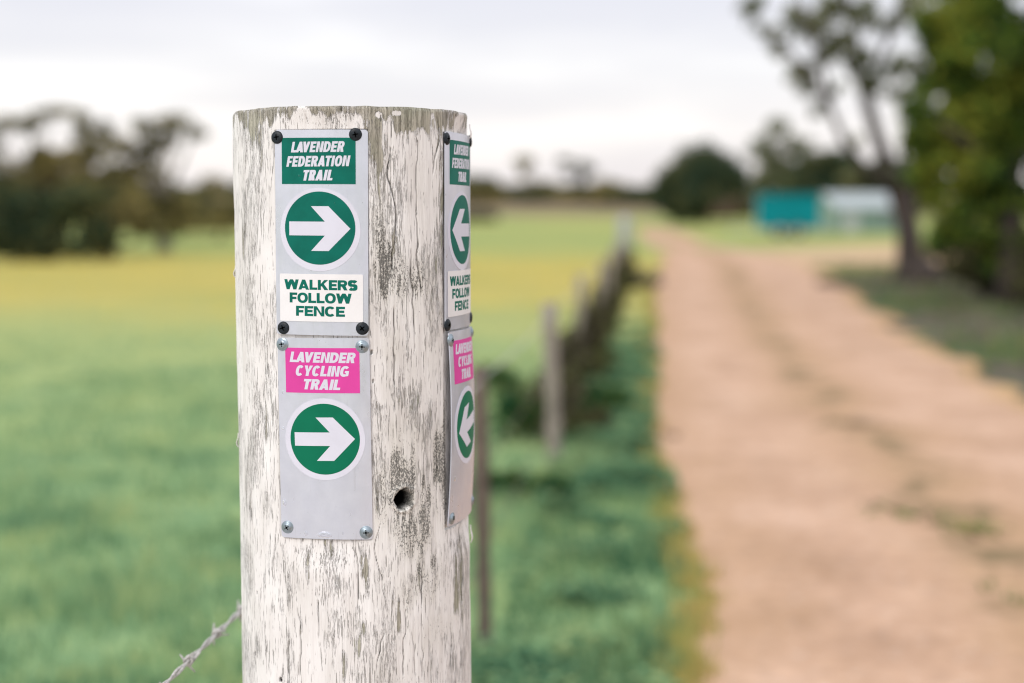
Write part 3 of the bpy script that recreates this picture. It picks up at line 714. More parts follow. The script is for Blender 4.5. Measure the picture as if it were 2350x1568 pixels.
WD = dict(I=.0, L=.56, T=.62, E=.58, F=.56, A=.78, V=.76, W=1.08, N=.70, K=.74, Y=.74, O=.76, D=.70, R=.68, C=.70, G=.76, S=.64)
def text_line(txt, width, height, s, b, gap, shear):
    """contours of a line centred on 0,0, exactly `width` wide"""
    tw = width / height
    base = sum(WD[c] for c in txt if c != 'I'); kern = dict(LA=-.10, AV=-.19, AT=-.09, WA=-.09, TR=-.01, YC=-.03, CY=-.03, RA=-.03, LO=-.02, OW=-.03, FO=-.03, FE=0)
    fix = gap * (len(txt) - 1) + sum(kern.get(txt[i_:i_ + 2], 0) for i_ in range(len(txt) - 1)) + s * txt.count('I') + (shear if shear else 0)
    k = (tw - fix) / base
    x = 0; res = []
    for i_, c in enumerate(txt):
        gw = s if c == 'I' else WD[c] * k
        for ct in [glyph(c, gw, s, b)]:
            res.append([[((px + x + shear * (py - 0)) * height, (py - .5) * height) for px, py in poly] for poly in ct])
        x += gw + gap + kern.get(txt[i_:i_ + 2], 0)
    xs_ = [p[0] for g_ in res for c_ in g_ for p in c_]; mid = (min(xs_) + max(xs_)) / 2; sc = width / (max(xs_) - min(xs_))
    return [[[((p[0] - mid) * sc, p[1]) for p in c_] for c_ in g_] for g_ in res]
def circle(rad, n=72): return [[(rad * math.cos(2 * math.pi * i / n), rad * math.sin(2 * math.pi * i / n)) for i in range(n)]]
def rect(w_, h_): return [[(-w_ / 2, -h_ / 2), (w_ / 2, -h_ / 2), (w_ / 2, h_ / 2), (-w_ / 2, h_ / 2)]]
def rrect(w_, h_, rd):
    o = []
    for cx_, cy_, a in ((w_ / 2 - rd, -h_ / 2 + rd, -90), (w_ / 2 - rd, h_ / 2 - rd, 0), (-w_ / 2 + rd, h_ / 2 - rd, 90), (-w_ / 2 + rd, -h_ / 2 + rd, 180)):
        o += [(cx_ + rd * math.cos(R(a + t)), cy_ + rd * math.sin(R(a + t))) for t in (0, 30, 60, 90)]
    return [o]
ARROW = [[(-.868, -.19), (.16, -.19), (-.234, -.612), (.26, -.612), (.865, 0), (.26, .612), (-.234, .612), (.16, .19), (-.868, .19)]]
def xf(shape, dx, dy, rot=0, sx=1, sy=1):
    c, s_ = math.cos(rot), math.sin(rot)
    return [[(dx + (p[0] * sx) * c - (p[1] * sy) * s_, dy + (p[0] * sx) * s_ + (p[1] * sy) * c) for p in poly] for poly in shape]

class Plate:
    """a thin metal strip bent round the post; u runs across it, v up"""
    def __init__(self, phi0, zc, tilt=0.0, stand=0.0, bow=0.0, hh=.08):
        self.n = pdir(phi0); self.t = Vector((-self.n.y, self.n.x, 0))
        if self.t.dot(pdir(phi0 + .1)) < 0: self.t = -self.t
        self.zc, self.tilt, self.stand, self.bow, self.hh = zc, tilt, stand, bow, hh
    def pt(self, u, v, off):
        c, s_ = math.cos(self.tilt), math.sin(self.tilt)
        u, v = u * c - v * s_, u * s_ + v * c
        k = self.stand + self.bow * max(0, 1 - (v / self.hh) ** 2)
        a = u / RHO
        q = self.n * (DC + (RHO + off) * math.cos(a) + k) + self.t * ((RHO + off) * math.sin(a))
        return Vector((q.x, q.y, self.zc + v))
    def solid(self, name, shapes, off0, off1, mat, parent, step=.004):
        bm = bmesh.new()
        for sh in shapes:
            allp = [p for poly in sh for p in poly]
            vs = [bm.verts.new((p[0], p[1], 0)) for p in allp]
            for tri in tessellate_polygon([[Vector((p[0], p[1], 0)) for p in poly] for poly in sh]):
                try: bm.faces.new([vs[i] for i in tri])
                except ValueError: pass
        bmesh.ops.dissolve_degenerate(bm, dist=1e-7, edges=bm.edges)
        for axis_, st in ((0, step), (1, step * 2)):
            lo = min(v.co[axis_] for v in bm.verts); hi = max(v.co[axis_] for v in bm.verts)
            k = math.floor(lo / st) + 1
            while k * st < hi:
                co = [0, 0, 0]; no = [0, 0, 0]; co[axis_] = k * st; no[axis_] = 1
                bmesh.ops.bisect_plane(bm, geom=bm.verts[:] + bm.edges[:] + bm.faces[:], plane_co=co, plane_no=no, dist=1e-7)
                k += 1
        for f in bm.faces:
            if f.normal.z < 0: f.normal_flip()
        bm.normal_update()
        ext = bmesh.ops.extrude_face_region(bm, geom=bm.faces[:])
        nv = {g_ for g_ in ext['geom'] if isinstance(g_, bmesh.types.BMVert)}
        for v in bm.verts:
            u_, v_ = v.co.x, v.co.y
            v.co = self.pt(u_, v_, off1 if v in nv else off0)
        o = bm_obj(name, bm, mat, None)
        o.parent = parent
        return o
def make_screw(parent, pl, u, v, mat, rad, rot, flange):
    base = pl.pt(u, v, .0009); nn = (pl.pt(u, v, .01) - pl.pt(u, v, 0)).normalized()
    q = nn.to_track_quat('Z', 'Y').to_matrix().to_4x4(); tiltm = Matrix.Rotation(R(random.uniform(-4, 4)), 4, 'X')
    mw = Matrix.Translation(base) @ q @ tiltm @ Matrix.Rotation(rot, 4, 'Z')
    prof = [(0, .30), (.25, .292), (.5, .262), (.72, .205), (.86, .12), (.93, .04)] if not flange else [(0, .36), (.22, .352), (.42, .32), (.58, .25), (.66, .16), (.70, .10), (.92, .075), (.99, .04)]
    prof += [(1.0 if flange else .96, -.12)]
    bm = bmesh.new(); ns = 32; prev = None; c0 = bm.verts.new((0, 0, prof[0][1] * rad))
    rg = []
    for pr, pz in prof[1:]:
        rg.append([bm.verts.new((pr * rad * math.cos(2 * math.pi * k / ns), pr * rad * math.sin(2 * math.pi * k / ns), pz * rad)) for k in range(ns)])
    for k in range(ns): bm.faces.new((c0, rg[0][k], rg[0][(k + 1) % ns]))
    for a, b in zip(rg[:-1], rg[1:]):
        for k in range(ns): bm.faces.new((a[k], b[k], b[(k + 1) % ns], a[(k + 1) % ns]))
    bm.transform(mw)
    sc = bm_obj('screw', bm, mat, None, True); sc.parent = parent
    # phillips cross: raised black shape, the recess shade put into its colour
    bm = bmesh.new(); a = rad * .42; t = rad * .10; hh = rad * (.375 if flange else .312)
    pts = [(-a, -t * .7), (-t, -t), (-t * .7, -a), (t * .7, -a), (t, -t), (a, -t * .7), (a, t * .7), (t, t), (t * .7, a), (-t * .7, a), (-t, t), (-a, t * .7)]
    def zat(p_):
        return float(np.interp(math.hypot(*p_) / rad, [q_[0] for q_ in prof], [q_[1] for q_ in prof])) * rad + rad * .012
    tp = [bm.verts.new((p_[0], p_[1], zat(p_))) for p_ in pts]; bt = [bm.verts.new((p_[0], p_[1], zat(p_) - rad * .12)) for p_ in pts]
    ct = bm.verts.new((0, 0, prof[0][1] * rad + rad * .012))
    for k in range(12):
        bm.faces.new((tp[k], tp[(k + 1) % 12], bt[(k + 1) % 12], bt[k])); bm.faces.new((tp[k], tp[(k + 1) % 12], ct))
    bm.transform(mw)
    s_ = bm_obj('cross_recess_shade', bm, M_SLOT, None); s_.parent = sc

PX = .0003603      # metres across the plate per picture px
PV = .0003445      # metres up the plate per picture px
def marker(name, label, phi0, ytop, ybot, kind, mirror, screws, tilt, stand=0, bow=0, rots=(0,), dxs=(0, 0, 0), arot=0, side_y=None, disc_dy=0):
    ref = 740
    zt, zb = cyl(ref, ytop)[1], cyl(ref, ybot)[1]
    zc = (zt + zb) / 2; hh = (zt - zb) / 2
    if side_y: zc = cyl(1035, side_y)[1]
    t = empty(name, (PC.x, PC.y, 0)); tag(t, label, 'trail marker', 'metal trail markers screwed to the post')
    pl = Plate(phi0, zc, tilt, stand, bow, hh)
    V_ = lambda yy_: ((ytop + ybot) / 2 - yy_) * PV
    pl.solid('plate', [rrect(.0762, 2 * hh, .0025)], 0.0, .0009, M_ALU, t)
    if kind == 'walk':
        lb = pl.solid('name_panel', [xf(rect(.0605, 105.5 * PV), dxs[0], V_(369))], .0009, .0011, M_GREEN, t)
        sh = []
        for txt, wd, yy_, ddx in (('LAVENDER', .0440, 337, -.0003), ('FEDERATION', .0527, 369.5, 0), ('TRAIL', .0238, 401.5, 0)):
            for g_ in text_line(txt, wd, .0083, .245, .215, .065, .20): sh.append(xf(g_, dxs[0] + ddx, V_(yy_), R(.6)))
        pl.solid('lettering', sh, .00112, .00122, M_WHITE, t).parent = lb
        ds = pl.solid('round_sticker', [xf(circle(.0329), dxs[1], V_(526 + disc_dy))], .0009, .00112, M_WHITE, t)
        pl.solid('disc', [xf(circle(.0289), dxs[1], V_(522.5 + disc_dy))], .00113, .00122, M_GREEN, t).parent = ds
        pl.solid('arrow', [xf(ARROW, dxs[1], V_(523.5 + disc_dy), arot, -.0289 if mirror else .0289, .0289)], .00123, .00132, M_WHITE, t).parent = ds
        st = pl.solid('notice_sticker', [xf(rrect(.0685, 110 * PV, .001), dxs[2], V_(683))], .00114, .00132, M_STICK, t)
        sh = []
        for txt, wd, yy_ in (('WALKERS', .0602, 653), ('FOLLOW', .0510, 683.5), ('FENCE', .0402, 714)):
            for g_ in text_line(txt, wd, .0080, .305, .235, .055, 0): sh.append(xf(g_, dxs[2] - .0002, V_(yy_), R(-.3)))
        pl.solid('lettering', sh, .00134, .00142, M_GREEN, t).parent = st
    else:
        lb = pl.solid('name_panel', [xf(rect(.0612, 105 * PV), dxs[0], V_(847.5))], .0009, .0011, M_PINK, t)
        sh = []
        for txt, wd, yy_, ddx in (('LAVENDER', .0545, 817, .0004), ('CYCLING', .0440, 848.5, .0003), ('TRAIL', .0300, 880, 0)):
            for g_ in text_line(txt, wd, .0084, .285, .235, .06, .20): sh.append(xf(g_, dxs[0] + ddx, V_(yy_), R(-.6)))
        pl.solid('lettering', sh, .00112, .00122, M_WHITE, t).parent = lb
        ds = pl.solid('round_sticker', [xf(circle(.0331), dxs[1] - .0002, V_(1008.5))], .0009, .00112, M_WHITE, t)
        pl.solid('disc', [xf(circle(.0287), dxs[1], V_(1008))], .00113, .00122, M_GREEN2, t).parent = ds
        pl.solid('arrow', [xf(ARROW, dxs[1], V_(1008), arot, -.0287 if mirror else .0287, .0287)], .00123, .00132, M_WHITE, t).parent = ds
    c_, s_ = math.cos(-tilt), math.sin(-tilt)
    for i, (su, sv) in enumerate(screws):
        v_ = V_(sv)
        u2, v2 = su * c_ - v_ * s_, su * s_ + v_ * c_
        make_screw(t, pl, u2, v2, M_BLACK if kind == 'walk' else M_ZINC, .0055 if kind == 'walk' else .00535, R([5, 12, 20, 38][i] if kind == 'walk' else [8, -3, 35, 3][i]), kind != 'walk')
    return t, pl, V_
def U(px): return (px - 740) * PX
m1, pl1, V1 = marker('trail_marker', 'left metal plate with green panel, right-pointing arrow and notice to walkers', PHI_L, 297, 770.5, 'walk', False,
       [(U(641), 314), (U(820), 309.5), (U(650), 754), (U(831), 753)], R(-.35), dxs=(-.0018, -.0008, -.0003), arot=0)
m2, pl2, V2 = marker('trail_marker', 'left metal plate with pink cycling panel above a right-pointing arrow', PHI_L + .008, 777, 1239.5, 'cycle', False,
       [(U(645), 788), (U(828), 791), (U(651), 1221), (U(833), 1227)], R(.45), dxs=(-.0006, .0006, 0), arot=R(.8))
m3, pl3, V3 = marker('trail_marker', 'right side metal plate with green panel, left-pointing arrow and curling notice', PHI_R, 297, 770.5, 'walk', True,
       [(-.0345, 314), (.0360, 310), (-.0345, 756), (.0360, 752)], R(-.3), side_y=532, disc_dy=7, stand=.0009, dxs=(.0004, -.0006, -.0004))
m4, pl4, V4 = marker('trail_marker', 'right side metal plate bowing off the post, pink panel above tilted left-pointing arrow', PHI_R + .02, 777, 1239.5, 'cycle', True,
       [(-.0335, 791), (.0355, 788), (-.0330, 1224), (.0355, 1220)], R(-1.0), side_y=986, stand=.0015, bow=.0030, dxs=(-.0006, .0004, 0), arot=R(11))
def droplets(t, pl, V_, lst):
    for du, yy_, rx, ry in lst:
        v0 = V_(yy_); bm = bmesh.new(); bmesh.ops.create_uvsphere(bm, u_segments=16, v_segments=8, radius=1)
        for v in bm.verts:
            k = v.co.copy(); sag = 1 + .25 * (-k.y)
            v.co = pl.pt(du + k.x * rx * sag, v0 + k.y * ry, .0007 + k.z * min(rx, ry) * .42)
        bm_obj('water_droplet', bm, M_DROP, None, True).parent = t
droplets(m2, pl2, V2, [(U(644), 1161, .0019, .0030), (U(646), 900, .001, .002), (U(644), 985, .0013, .0014), (U(764), 1168, .0008, .0026), (U(695), 1232, .0016, .0022), (U(738), 1234, .0062, .0026),
                       (U(780), 1229, .001, .0015), (U(801), 1047, .001, .0014), (U(816), 1075, .0009, .001), (U(700), 1182, .0007, .0008), (U(660), 1040, .0006, .0007)])
droplets(m1, pl1, V1, [(U(692), 403, .0013, .0020), (U(772), 465, .0014, .0017), (U(766), 592, .0012, .0022), (U(730), 417, .0012, .0010), (U(700), 560, .0006, .0008)])
droplets(m4, pl4, V4, [(-.030, 1130, .0012, .0024), (-.02, 1202, .0008, .0012)])

# ------------------------------------------------------------------ fence with barbed wire
def tube(bm, pts, rad, ns=8, cap=True):
    rg = []
    for i, p in enumerate(pts):
        p = Vector(p); d = (Vector(pts[min(i + 1, len(pts) - 1)]) - Vector(pts[max(i - 1, 0)])).normalized()
        a = d.cross(Vector((0, 0, 1)));
        if a.length < .05: a = d.cross(Vector((1, 0, 0)))
        a.normalize(); b = d.cross(a)
        rr_ = rad[i] if isinstance(rad, (list, tuple)) else rad
        rg.append([bm.verts.new(p + a * rr_ * math.cos(2 * math.pi * k / ns) + b * rr_ * math.sin(2 * math.pi * k / ns)) for k in range(ns)])
    for a, b in zip(rg[:-1], rg[1:]):
        for k in range(ns): bm.faces.new((a[k], a[(k + 1) % ns], b[(k + 1) % ns], b[k]))
    if cap: bm.faces.new(rg[0]); bm.faces.new(rg[-1])
def fl(D, off=0): return Vector((FL_C + FL_M * D + off, D, 0))
fence = empty('wire_fence', fl(3.486)); fo = Vector(fence.location)
tag(fence, 'low barbed wire fence of thin posts running away beside the track', 'fence')
def fpost(px_, D, h_, rad, mat, lean=0.0, top_r=None):
    x_ = (px_ - CX) / F * D; bm = bmesh.new()
    pts = [Vector((x_ + lean * t, D + .02 * math.sin(t * 5), -.05 + (h_ + .05) * t)) - fo for t in [0, .1, .3, .5, .7, .9, 1]]
    tube(bm, pts, [rad * (1.1 - .15 * i / 6 + random.uniform(-.04, .04)) for i in range(7)], 10)
    return bm_obj('fence_post', bm, mat, fence, True)
fpost(1113, 3.49, .73, .021, M_RUST, -.015)
fpost(1276, 6.19, .72, .036, M_FPOST, -.03)
for D in (9.2, 12.4, 15.8, 19.3, 23): fpost(CX + F * (FL_C / D + FL_M), D, .72, .03, M_FPOST, random.uniform(-.03, .03))
def wire(h0, h1, D0, D1, name='barbed_wire', sag=.02, barbs=True, wr=.0014, mat=None):
    n_ = int((D1 - D0) / .008); st = []
    def cen(D):
        t = (D - 1.3) / 2.2; p = fl(D)
        z = h0 + (h1 - h0) * min(max(t, 0), 1) - sag * math.sin(math.pi * ((D - 3.49) % 2.8) / 2.8) * (1 if D > 1.4 else 0)
        return Vector((p.x, D, z))
    bm = bmesh.new()
    for ph0 in (0, math.pi):
        pts = []
        for i in range(n_ + 1):
            D = D0 + (D1 - D0) * i / n_; a = ph0 + (D - D0) * 2 * math.pi / .085; c_ = cen(D)
            pts.append(c_ + Vector((math.cos(a), 0, math.sin(a))) * wr - fo)
        tube(bm, pts, wr, 6)
    o = bm_obj(name, bm, mat or M_WIRE, fence, True)
    if barbs:
        D = D0 + .03
        bl = []
        while D < min(D1, 2.2):
            bl.append(D); D += .083
        for D in bl:
            c_ = cen(D); b = bmesh.new(); a0 = random.uniform(0, 3)
            for s_ in (0, 1):
                co = [c_ + Vector((math.cos(t), 0, math.sin(t))) * .0032 + Vector((0, (t - 4) * .0006 + s_ * .004, 0)) - fo for t in np.linspace(a0 + s_ * 1.6, a0 + s_ * 1.6 + 8, 14)]
                e1 = Vector((math.cos(a0 + s_ * 1.6 - 1.57), .2, math.sin(a0 + s_ * 1.6 - 1.57))) * .011
                a1 = a0 + s_ * 1.6 + 8
                e2 = Vector((math.cos(a1 + 1.57), -.2, math.sin(a1 + 1.57))) * .011
                tube(b, [co[0] + e1 * .85] + co + [co[-1] + e2], [.0006] + [.0014] * 14 + [.0006], 5)
            bm_obj('barb', b, M_WIRE, o, True)
wire(.706, .70, .62, 23)
wire(.50, .48, 1.3, 23, barbs=False, wr=.001, mat=M_RUST)
wire(.28, .26, 1.3, 23, barbs=False, wr=.001, mat=M_RUST)
# thick grey strainer post at the far end
gp = ground(1432, 607)
bm = bmesh.new(); tube(bm, [(0, 0, -.1), (0.01, 0, .4), (0, 0, .8), (.01, 0, 1.08)], [.15, .145, .14, .13], 14)
o = bm_obj('strainer_post', bm, M_GPOST, None, True); o.location = gp
tag(o, 'thick pale grey post standing at the far end of the wire fence', 'post')

# ------------------------------------------------------------------ foliage
LEAFY = 5.5
def crown_mesh(name, clumps, leaf, dens, seed, flat=1.0):
    """clumps: (centre, rx, ry, rz, density factor); many small leaves, thicker towards each clump's skin"""
    g_ = np.random.default_rng(seed); Ps = []
    for (c, rx, ry, rz, df) in clumps:
        n_ = max(20, int(LEAFY * dens * df * (rx * rz + ry * rz + rx * ry) / (leaf * leaf)))
        sub = g_.normal(0, 1, (max(8, int(18 * df)), 3)); sub /= np.linalg.norm(sub, axis=1)[:, None]; sub *= g_.uniform(.25, .80, len(sub))[:, None]
        k = g_.integers(0, len(sub), n_)
        q = g_.normal(0, 1, (n_, 3)); q /= np.linalg.norm(q, axis=1)[:, None]; q *= (g_.uniform(0, 1, n_) ** .45 * .42)[:, None]
        q = q + sub[k]
        Ps.append(q * np.array([rx, ry, rz]) + np.array(c))
    P_ = np.concatenate(Ps); n_ = len(P_)
    a = g_.normal(0, 1, (n_, 3)); a /= np.linalg.norm(a, axis=1)[:, None]
    b = np.cross(a, g_.normal(0, 1, (n_, 3))); b /= np.linalg.norm(b, axis=1)[:, None]
    s = (leaf * g_.uniform(.6, 1.3, n_))[:, None]
    q = np.stack([P_ - a * s, P_ + b * s * .38, P_ + a * s, P_ - b * s * .38], 1)
    return np_mesh(name, q.reshape(-1, 3), np.arange(4 * n_).reshape(-1, 4), False, {'tint': np.repeat(g_.uniform(0, 1, n_), 4)})
def build_tree(name, label, cat, base, clumps, leaf, dens, leafmat, bark, trunk_r, seed, group, limbs=None, D=None):
    root = empty(name, base); tag(root, label, cat, group)
    cl = [(Vector(c) - base, rx, ry, rz, df) for (c, rx, ry, rz, df) in clumps]
    link('crown', crown_mesh('crown', cl, leaf, dens, seed), leafmat, root)
    bm = bmesh.new(); rr = random.Random(seed)
    if limbs:
        for pts, r0, r1 in limbs:
            pts = [Vector(p) - base for p in pts]
            tube(bm, pts, [r0 + (r1 - r0) * i / (len(pts) - 1) for i in range(len(pts))], 10)
    elif trunk_r > 0:
        top = sum((Vector(c[0]) for c in cl), Vector()) / len(cl)
        f = top * .45; f.z = max(f.z, min(.2, top.z * .6))
        tube(bm, [(0, 0, -.1), f * .5 + Vector((rr.uniform(-.1, .1), 0, 0)), f], [trunk_r * 1.25, trunk_r, trunk_r * .8], 9)
        for c in (cl if trunk_r > .01 else []):
            m_ = (f + Vector(c[0])) / 2 + Vector((rr.uniform(-.2, .2), rr.uniform(-.2, .2), rr.uniform(-.2, .2)))
            tube(bm, [f, m_, Vector(c[0])], [trunk_r * .55, trunk_r * .35, trunk_r * .12], 6)
    if len(bm.verts): bm_obj('trunk', bm, bark, root, True)
    else: bm.free()
    return root
def px_clumps(lst, D, seed):
    rr = random.Random(seed); o = []
    for c in lst:
        x, y, rx, ry = c[:4]; df = c[4] if len(c) > 4 else 1.0
        m_ = D / F; d_ = D + rr.uniform(-.4, .4) * rx * m_ + (c[5] if len(c) > 5 else 0)
        o.append((at(x, y, d_), rx * m_, max(rx, ry) * m_ * .9, ry * m_, df))
    return o
def base_at(x, D):
    X = (x - CX) / F * D
    return Vector((X, D, float(terrain_z(X, D))))
GL = 'trees and shrubs along the left side of the pasture'
T = [
 # name, label, cat, base x, D, clumps, leaf, dens, mat, bark, trunk_r, group
 ('bushy_tree', 'dark bushy tree nearest on the left, thick down to the grass', 'tree', 120, 34, [(110, 520, 105, 62), (40, 470, 95, 60), (175, 470, 95, 60), (0, 540, 100, 50), (205, 530, 60, 50, .8), (100, 580, 60, 26), (60, 566, 80, 34), (160, 570, 60, 26), (-60, 500, 80, 90)], .10, 1.4, M_DARK, M_BARK, .14, GL),
 ('open_tree', 'tall open-crowned tree at the left edge with sky showing through', 'tree', 40, 41, [(10, 290, 50, 24), (72, 288, 34, 32), (130, 258, 70, 13), (190, 290, 34, 36), (235, 300, 34, 26, .7), (-30, 345, 40, 50), (85, 350, 34, 34), (150, 362, 60, 32), (215, 350, 50, 40), (-20, 410, 70, 50), (95, 400, 95, 40), (205, 410, 70, 46), (60, 450, 120, 50), (160, 455, 100, 50), (260, 450, 70, 50)], .10, 1.15, M_OLIVE, M_BARK, .13, GL),
 ('spreading_tree', 'olive tree spreading a flat ragged crown, on a pale leaning trunk left of the post', 'tree', 383, 43, [(270, 330, 40, 26, .8), (325, 292, 46, 24), (395, 282, 52, 22), (448, 300, 34, 22, .7), (320, 345, 60, 40), (375, 325, 46, 30), (285, 400, 66, 46), (355, 395, 34, 22, .6), (260, 450, 90, 50), (340, 460, 90, 44), (415, 475, 66, 36), (400, 510, 80, 34)], .11, 1.15, M_OLIVE, M_PALE, .20, GL),
 ('small_tree', 'small dark tree in front of the pale leaning trunk', 'tree', 250, 36, [(245, 515, 62, 50), (300, 490, 60, 46), (240, 565, 50, 32), (330, 520, 50, 30)], .09, 1.3, M_DARK, M_BARK, .12, GL),
 ('low_shrub', 'low brown-green shrub closest to the left side of the post', 'shrub', 500, 58, [(450, 485, 66, 44), (520, 480, 60, 44), (590, 490, 60, 36), (500, 515, 90, 22)], .13, 1.4, M_OLIVE, M_BARK, .1, GL),
 ('low_shrub', 'low grey shrub behind the pale leaning trunk', 'shrub', 410, 62, [(380, 480, 70, 44), (430, 515, 60, 22)], .13, 1.4, M_GUM, M_BARK, .1, GL),
 ('distant_shrub', 'dark flat shrub low in the field just right of the post', 'shrub', 1110, 100, [(1105, 500, 45, 13), (1080, 495, 40, 10)], .2, 1.4, M_DARK, M_BARK, 0, None),
 ('dome_tree', 'big dark dome-shaped tree beside the far end of the track', 'tree', 1610, 95, [(1605, 405, 104, 84), (1555, 435, 70, 66), (1670, 425, 76, 66), (1590, 470, 104, 40), (1690, 474, 60, 28), (1625, 372, 70, 52), (1535, 465, 50, 40), (1610, 430, 110, 70)], .22, 1.7, M_DARK, M_BARK, .3, 'trees by the far end of the track'),
 ('tall_tree', 'tall thin-crowned tree rising behind the turquoise trailer', 'tree', 1790, 120, [(1785, 296, 42, 36, .6), (1757, 345, 52, 40, .7), (1830, 340, 46, 36, .7), (1790, 395, 80, 50), (1750, 420, 60, 50), (1800, 455, 80, 40)], .24, 1.1, M_GUM, M_BARK, .3, 'trees by the far end of the track'),
 ('dark_tree', 'dark tree behind the pale shed', 'tree', 1900, 116, [(1870, 392, 90, 50), (1840, 430, 90, 44), (1925, 435, 90, 50), (1965, 400, 80, 50), (1920, 375, 60, 36)], .24, 1.5, M_DARK, M_BARK, .3, 'trees by the far end of the track'),
 ('dark_tree', 'dark tree to the right of the pale shed behind the leaning trunk', 'tree', 2060, 116, [(2020, 410, 80, 46), (2100, 400, 80, 56), (2060, 455, 100, 40)], .24, 1.5, M_DARK, M_BARK, .3, 'trees by the far end of the track'),
 ('far_bush', 'wide olive bush beyond the pasture, nearest the post of the band', 'bush', 1110, 170, [(1110, 452, 70, 20), (1080, 440, 50, 22)], .3, 1.5, M_OLIVE, M_BARK, 0, 'bushes beyond the pasture behind the fence'),
 ('far_bush', 'low dark bush beyond the pasture in the middle of the band', 'bush', 1220, 176, [(1220, 450, 80, 22), (1260, 446, 60, 20)], .3, 1.5, M_DARK, M_BARK, 0, 'bushes beyond the pasture behind the fence'),
 ('far_bush', 'long olive bush beyond the pasture behind the grey strainer post', 'bush', 1350, 172, [(1330, 450, 80, 20), (1400, 448, 80, 22)], .3, 1.5, M_OLIVE, M_BARK, 0, 'bushes beyond the pasture behind the fence'),
 ('far_bush', 'dark bush beyond the pasture touching the dome-shaped tree', 'bush', 1460, 168, [(1450, 450, 60, 22), (1490, 446, 60, 26)], .3, 1.5, M_DARK, M_BARK, 0, 'bushes beyond the pasture behind the fence'),
 ('dry_shrub', 'low reddish-brown shrub left of the turquoise trailer', 'shrub', 1685, 88, [(1680, 478, 46, 22), (1655, 492, 40, 14)], .16, 1.4, M_DRY, M_BARK, 0, None),
]
for i, (nm, lb, ct, bx, D, cl, lf, dn, lm, bk, tr_, gp_) in enumerate(T):
    b_ = base_at(bx, D)
    build_tree(nm, lb, ct, b_, px_clumps(cl, D, i), lf, dn, M_OLIVE if i in (3,) else lm, bk, tr_, 100 + i, gp_)
# far line of trees across the horizon
FAR = [(1090, 430, 60, 26, 1), (1165, 438, 56, 18, .9), (1205, 372, 34, 26, .3), (1240, 440, 60, 20, 1), (1310, 372, 40, 16, .3), (1345, 385, 40, 16, .35), (1330, 442, 60, 16, 1), (1400, 436, 50, 20, 1), (1460, 440, 46, 18, 1), (1480, 446, 50, 14, 1),
       (590, 440, 60, 26, 1), (500, 440, 70, 26, .9), (420, 445, 60, 24, .9), (330, 440, 60, 30, 1), (670, 430, 60, 30, 1), (760, 436, 60, 26, 1), (850, 430, 60, 30, 1), (940, 440, 60, 20, 1), (1020, 430, 60, 28, 1)]
nfar = 0
for i, (x, y, rx, ry, df) in enumerate(FAR):
    if df < .5: continue
    D = 300 + (i % 3) * 16; ry = ry * 1.25; rx = rx * 1.15
    b_ = base_at(x, D); cl = [(x, y, rx, ry, df), (x - rx * .5, y + 8, rx * .6, ry * .8, df)]
    for (x2, y2, rx2, ry2, df2) in FAR:
        if df2 < .5 and abs(x2 - x) < 36: cl += [(x2, y2, rx2, ry2, df2), (x2 - 8, y2 + 22, 16, 14, .5)]
    lab = 'dark tree in the far line of trees on the horizon, hazed by distance'
    lab = ['rounded low tree in the distant line of trees', 'dark tree in the distant line of trees along the skyline'][i % 2]
    build_tree('distant_tree', 'dark low tree in the distant line along the horizon', 'tree', b_, px_clumps(cl, D, 40 + i), .55, 1.5, M_OLIVE if i % 2 else M_DARK, M_BARK, .35, 200 + i, 'distant trees along the horizon')

# leaning tree right of the track
D = 23.5
lb_ = base_at(2092, D)
def a2(x, y, dd=0): return at(x, y, D + dd)
limbs = [([lb_ + Vector((0, 0, -.1)), a2(2088, 600), a2(2086, 540), a2(2078, 490, .1), a2(2060, 440, .1), a2(2040, 385, .2)], 0.235, 0.157),
         ([a2(2040, 385, .2), a2(2008, 300, .3), a2(1985, 215, .3), a2(1965, 120, .5), a2(1950, 40, .5), a2(1930, -60, .6)], 0.127, 0.064),
         ([a2(1990, 230, .3), a2(2015, 150), a2(2050, 60), a2(2080, -40)], 0.069, 0.031),
         ([a2(2060, 440, .1), a2(1990, 390, -.4), a2(1940, 330, -.6), a2(1905, 250, -.6), a2(1870, 180, -.7), a2(1800, 110, -.8), a2(1740, 60, -.9)], 0.078, 0.025),
         ([a2(1905, 250, -.6), a2(1890, 150, -.5), a2(1850, 50, -.4), a2(1830, -40, -.3)], 0.045, 0.022),
         ([a2(2078, 490, .1), a2(2110, 400, .5), a2(2150, 330, .7), a2(2200, 250, 1)], 0.108, 0.053),
         ([a2(1985, 215, .3), a2(1930, 130, .8), a2(1900, 60, .9), a2(1880, -30, 1)], 0.049, 0.022),
         ([lb_ + Vector((0.15, 0, -.05)), lb_ + Vector((0, 0, .35))], 0.431, 0.284), ([lb_ + Vector((-.3, .1, -.05)), lb_ + Vector((0, 0, .3))], 0.078, 0.210)]
cl = px_clumps([(1725, 15, 44, 40, .8), (1760, 75, 34, 24, .8), (1790, 115, 34, 22, .9), (1835, 165, 44, 30, 1), (1852, 205, 28, 22, 1), (1815, 40, 30, 44, .8), (1860, 60, 44, 46, 1), (1910, 20, 46, 46, 1), (1925, 105, 48, 38, 1), (1890, 130, 40, 30, .9),
                (1968, 130, 40, 46, 1), (1990, 40, 46, 50, 1), (1995, 190, 40, 34, 1), (2055, 155, 50, 36, .9), (2045, 60, 36, 36, .6), (2065, 215, 46, 26, .8), (2095, 20, 50, 50, .9), (1930, 205, 30, 20, .5), (1955, 330, 30, 24, .35), (2100, 265, 50, 34, .9),
                (1960, 395, 36, 30, .7), (2110, 330, 46, 50, .9), (1880, 255, 20, 30, .7), (2070, 400, 40, 30, .6), (2120, 180, 50, 60, 1)], D, 5)
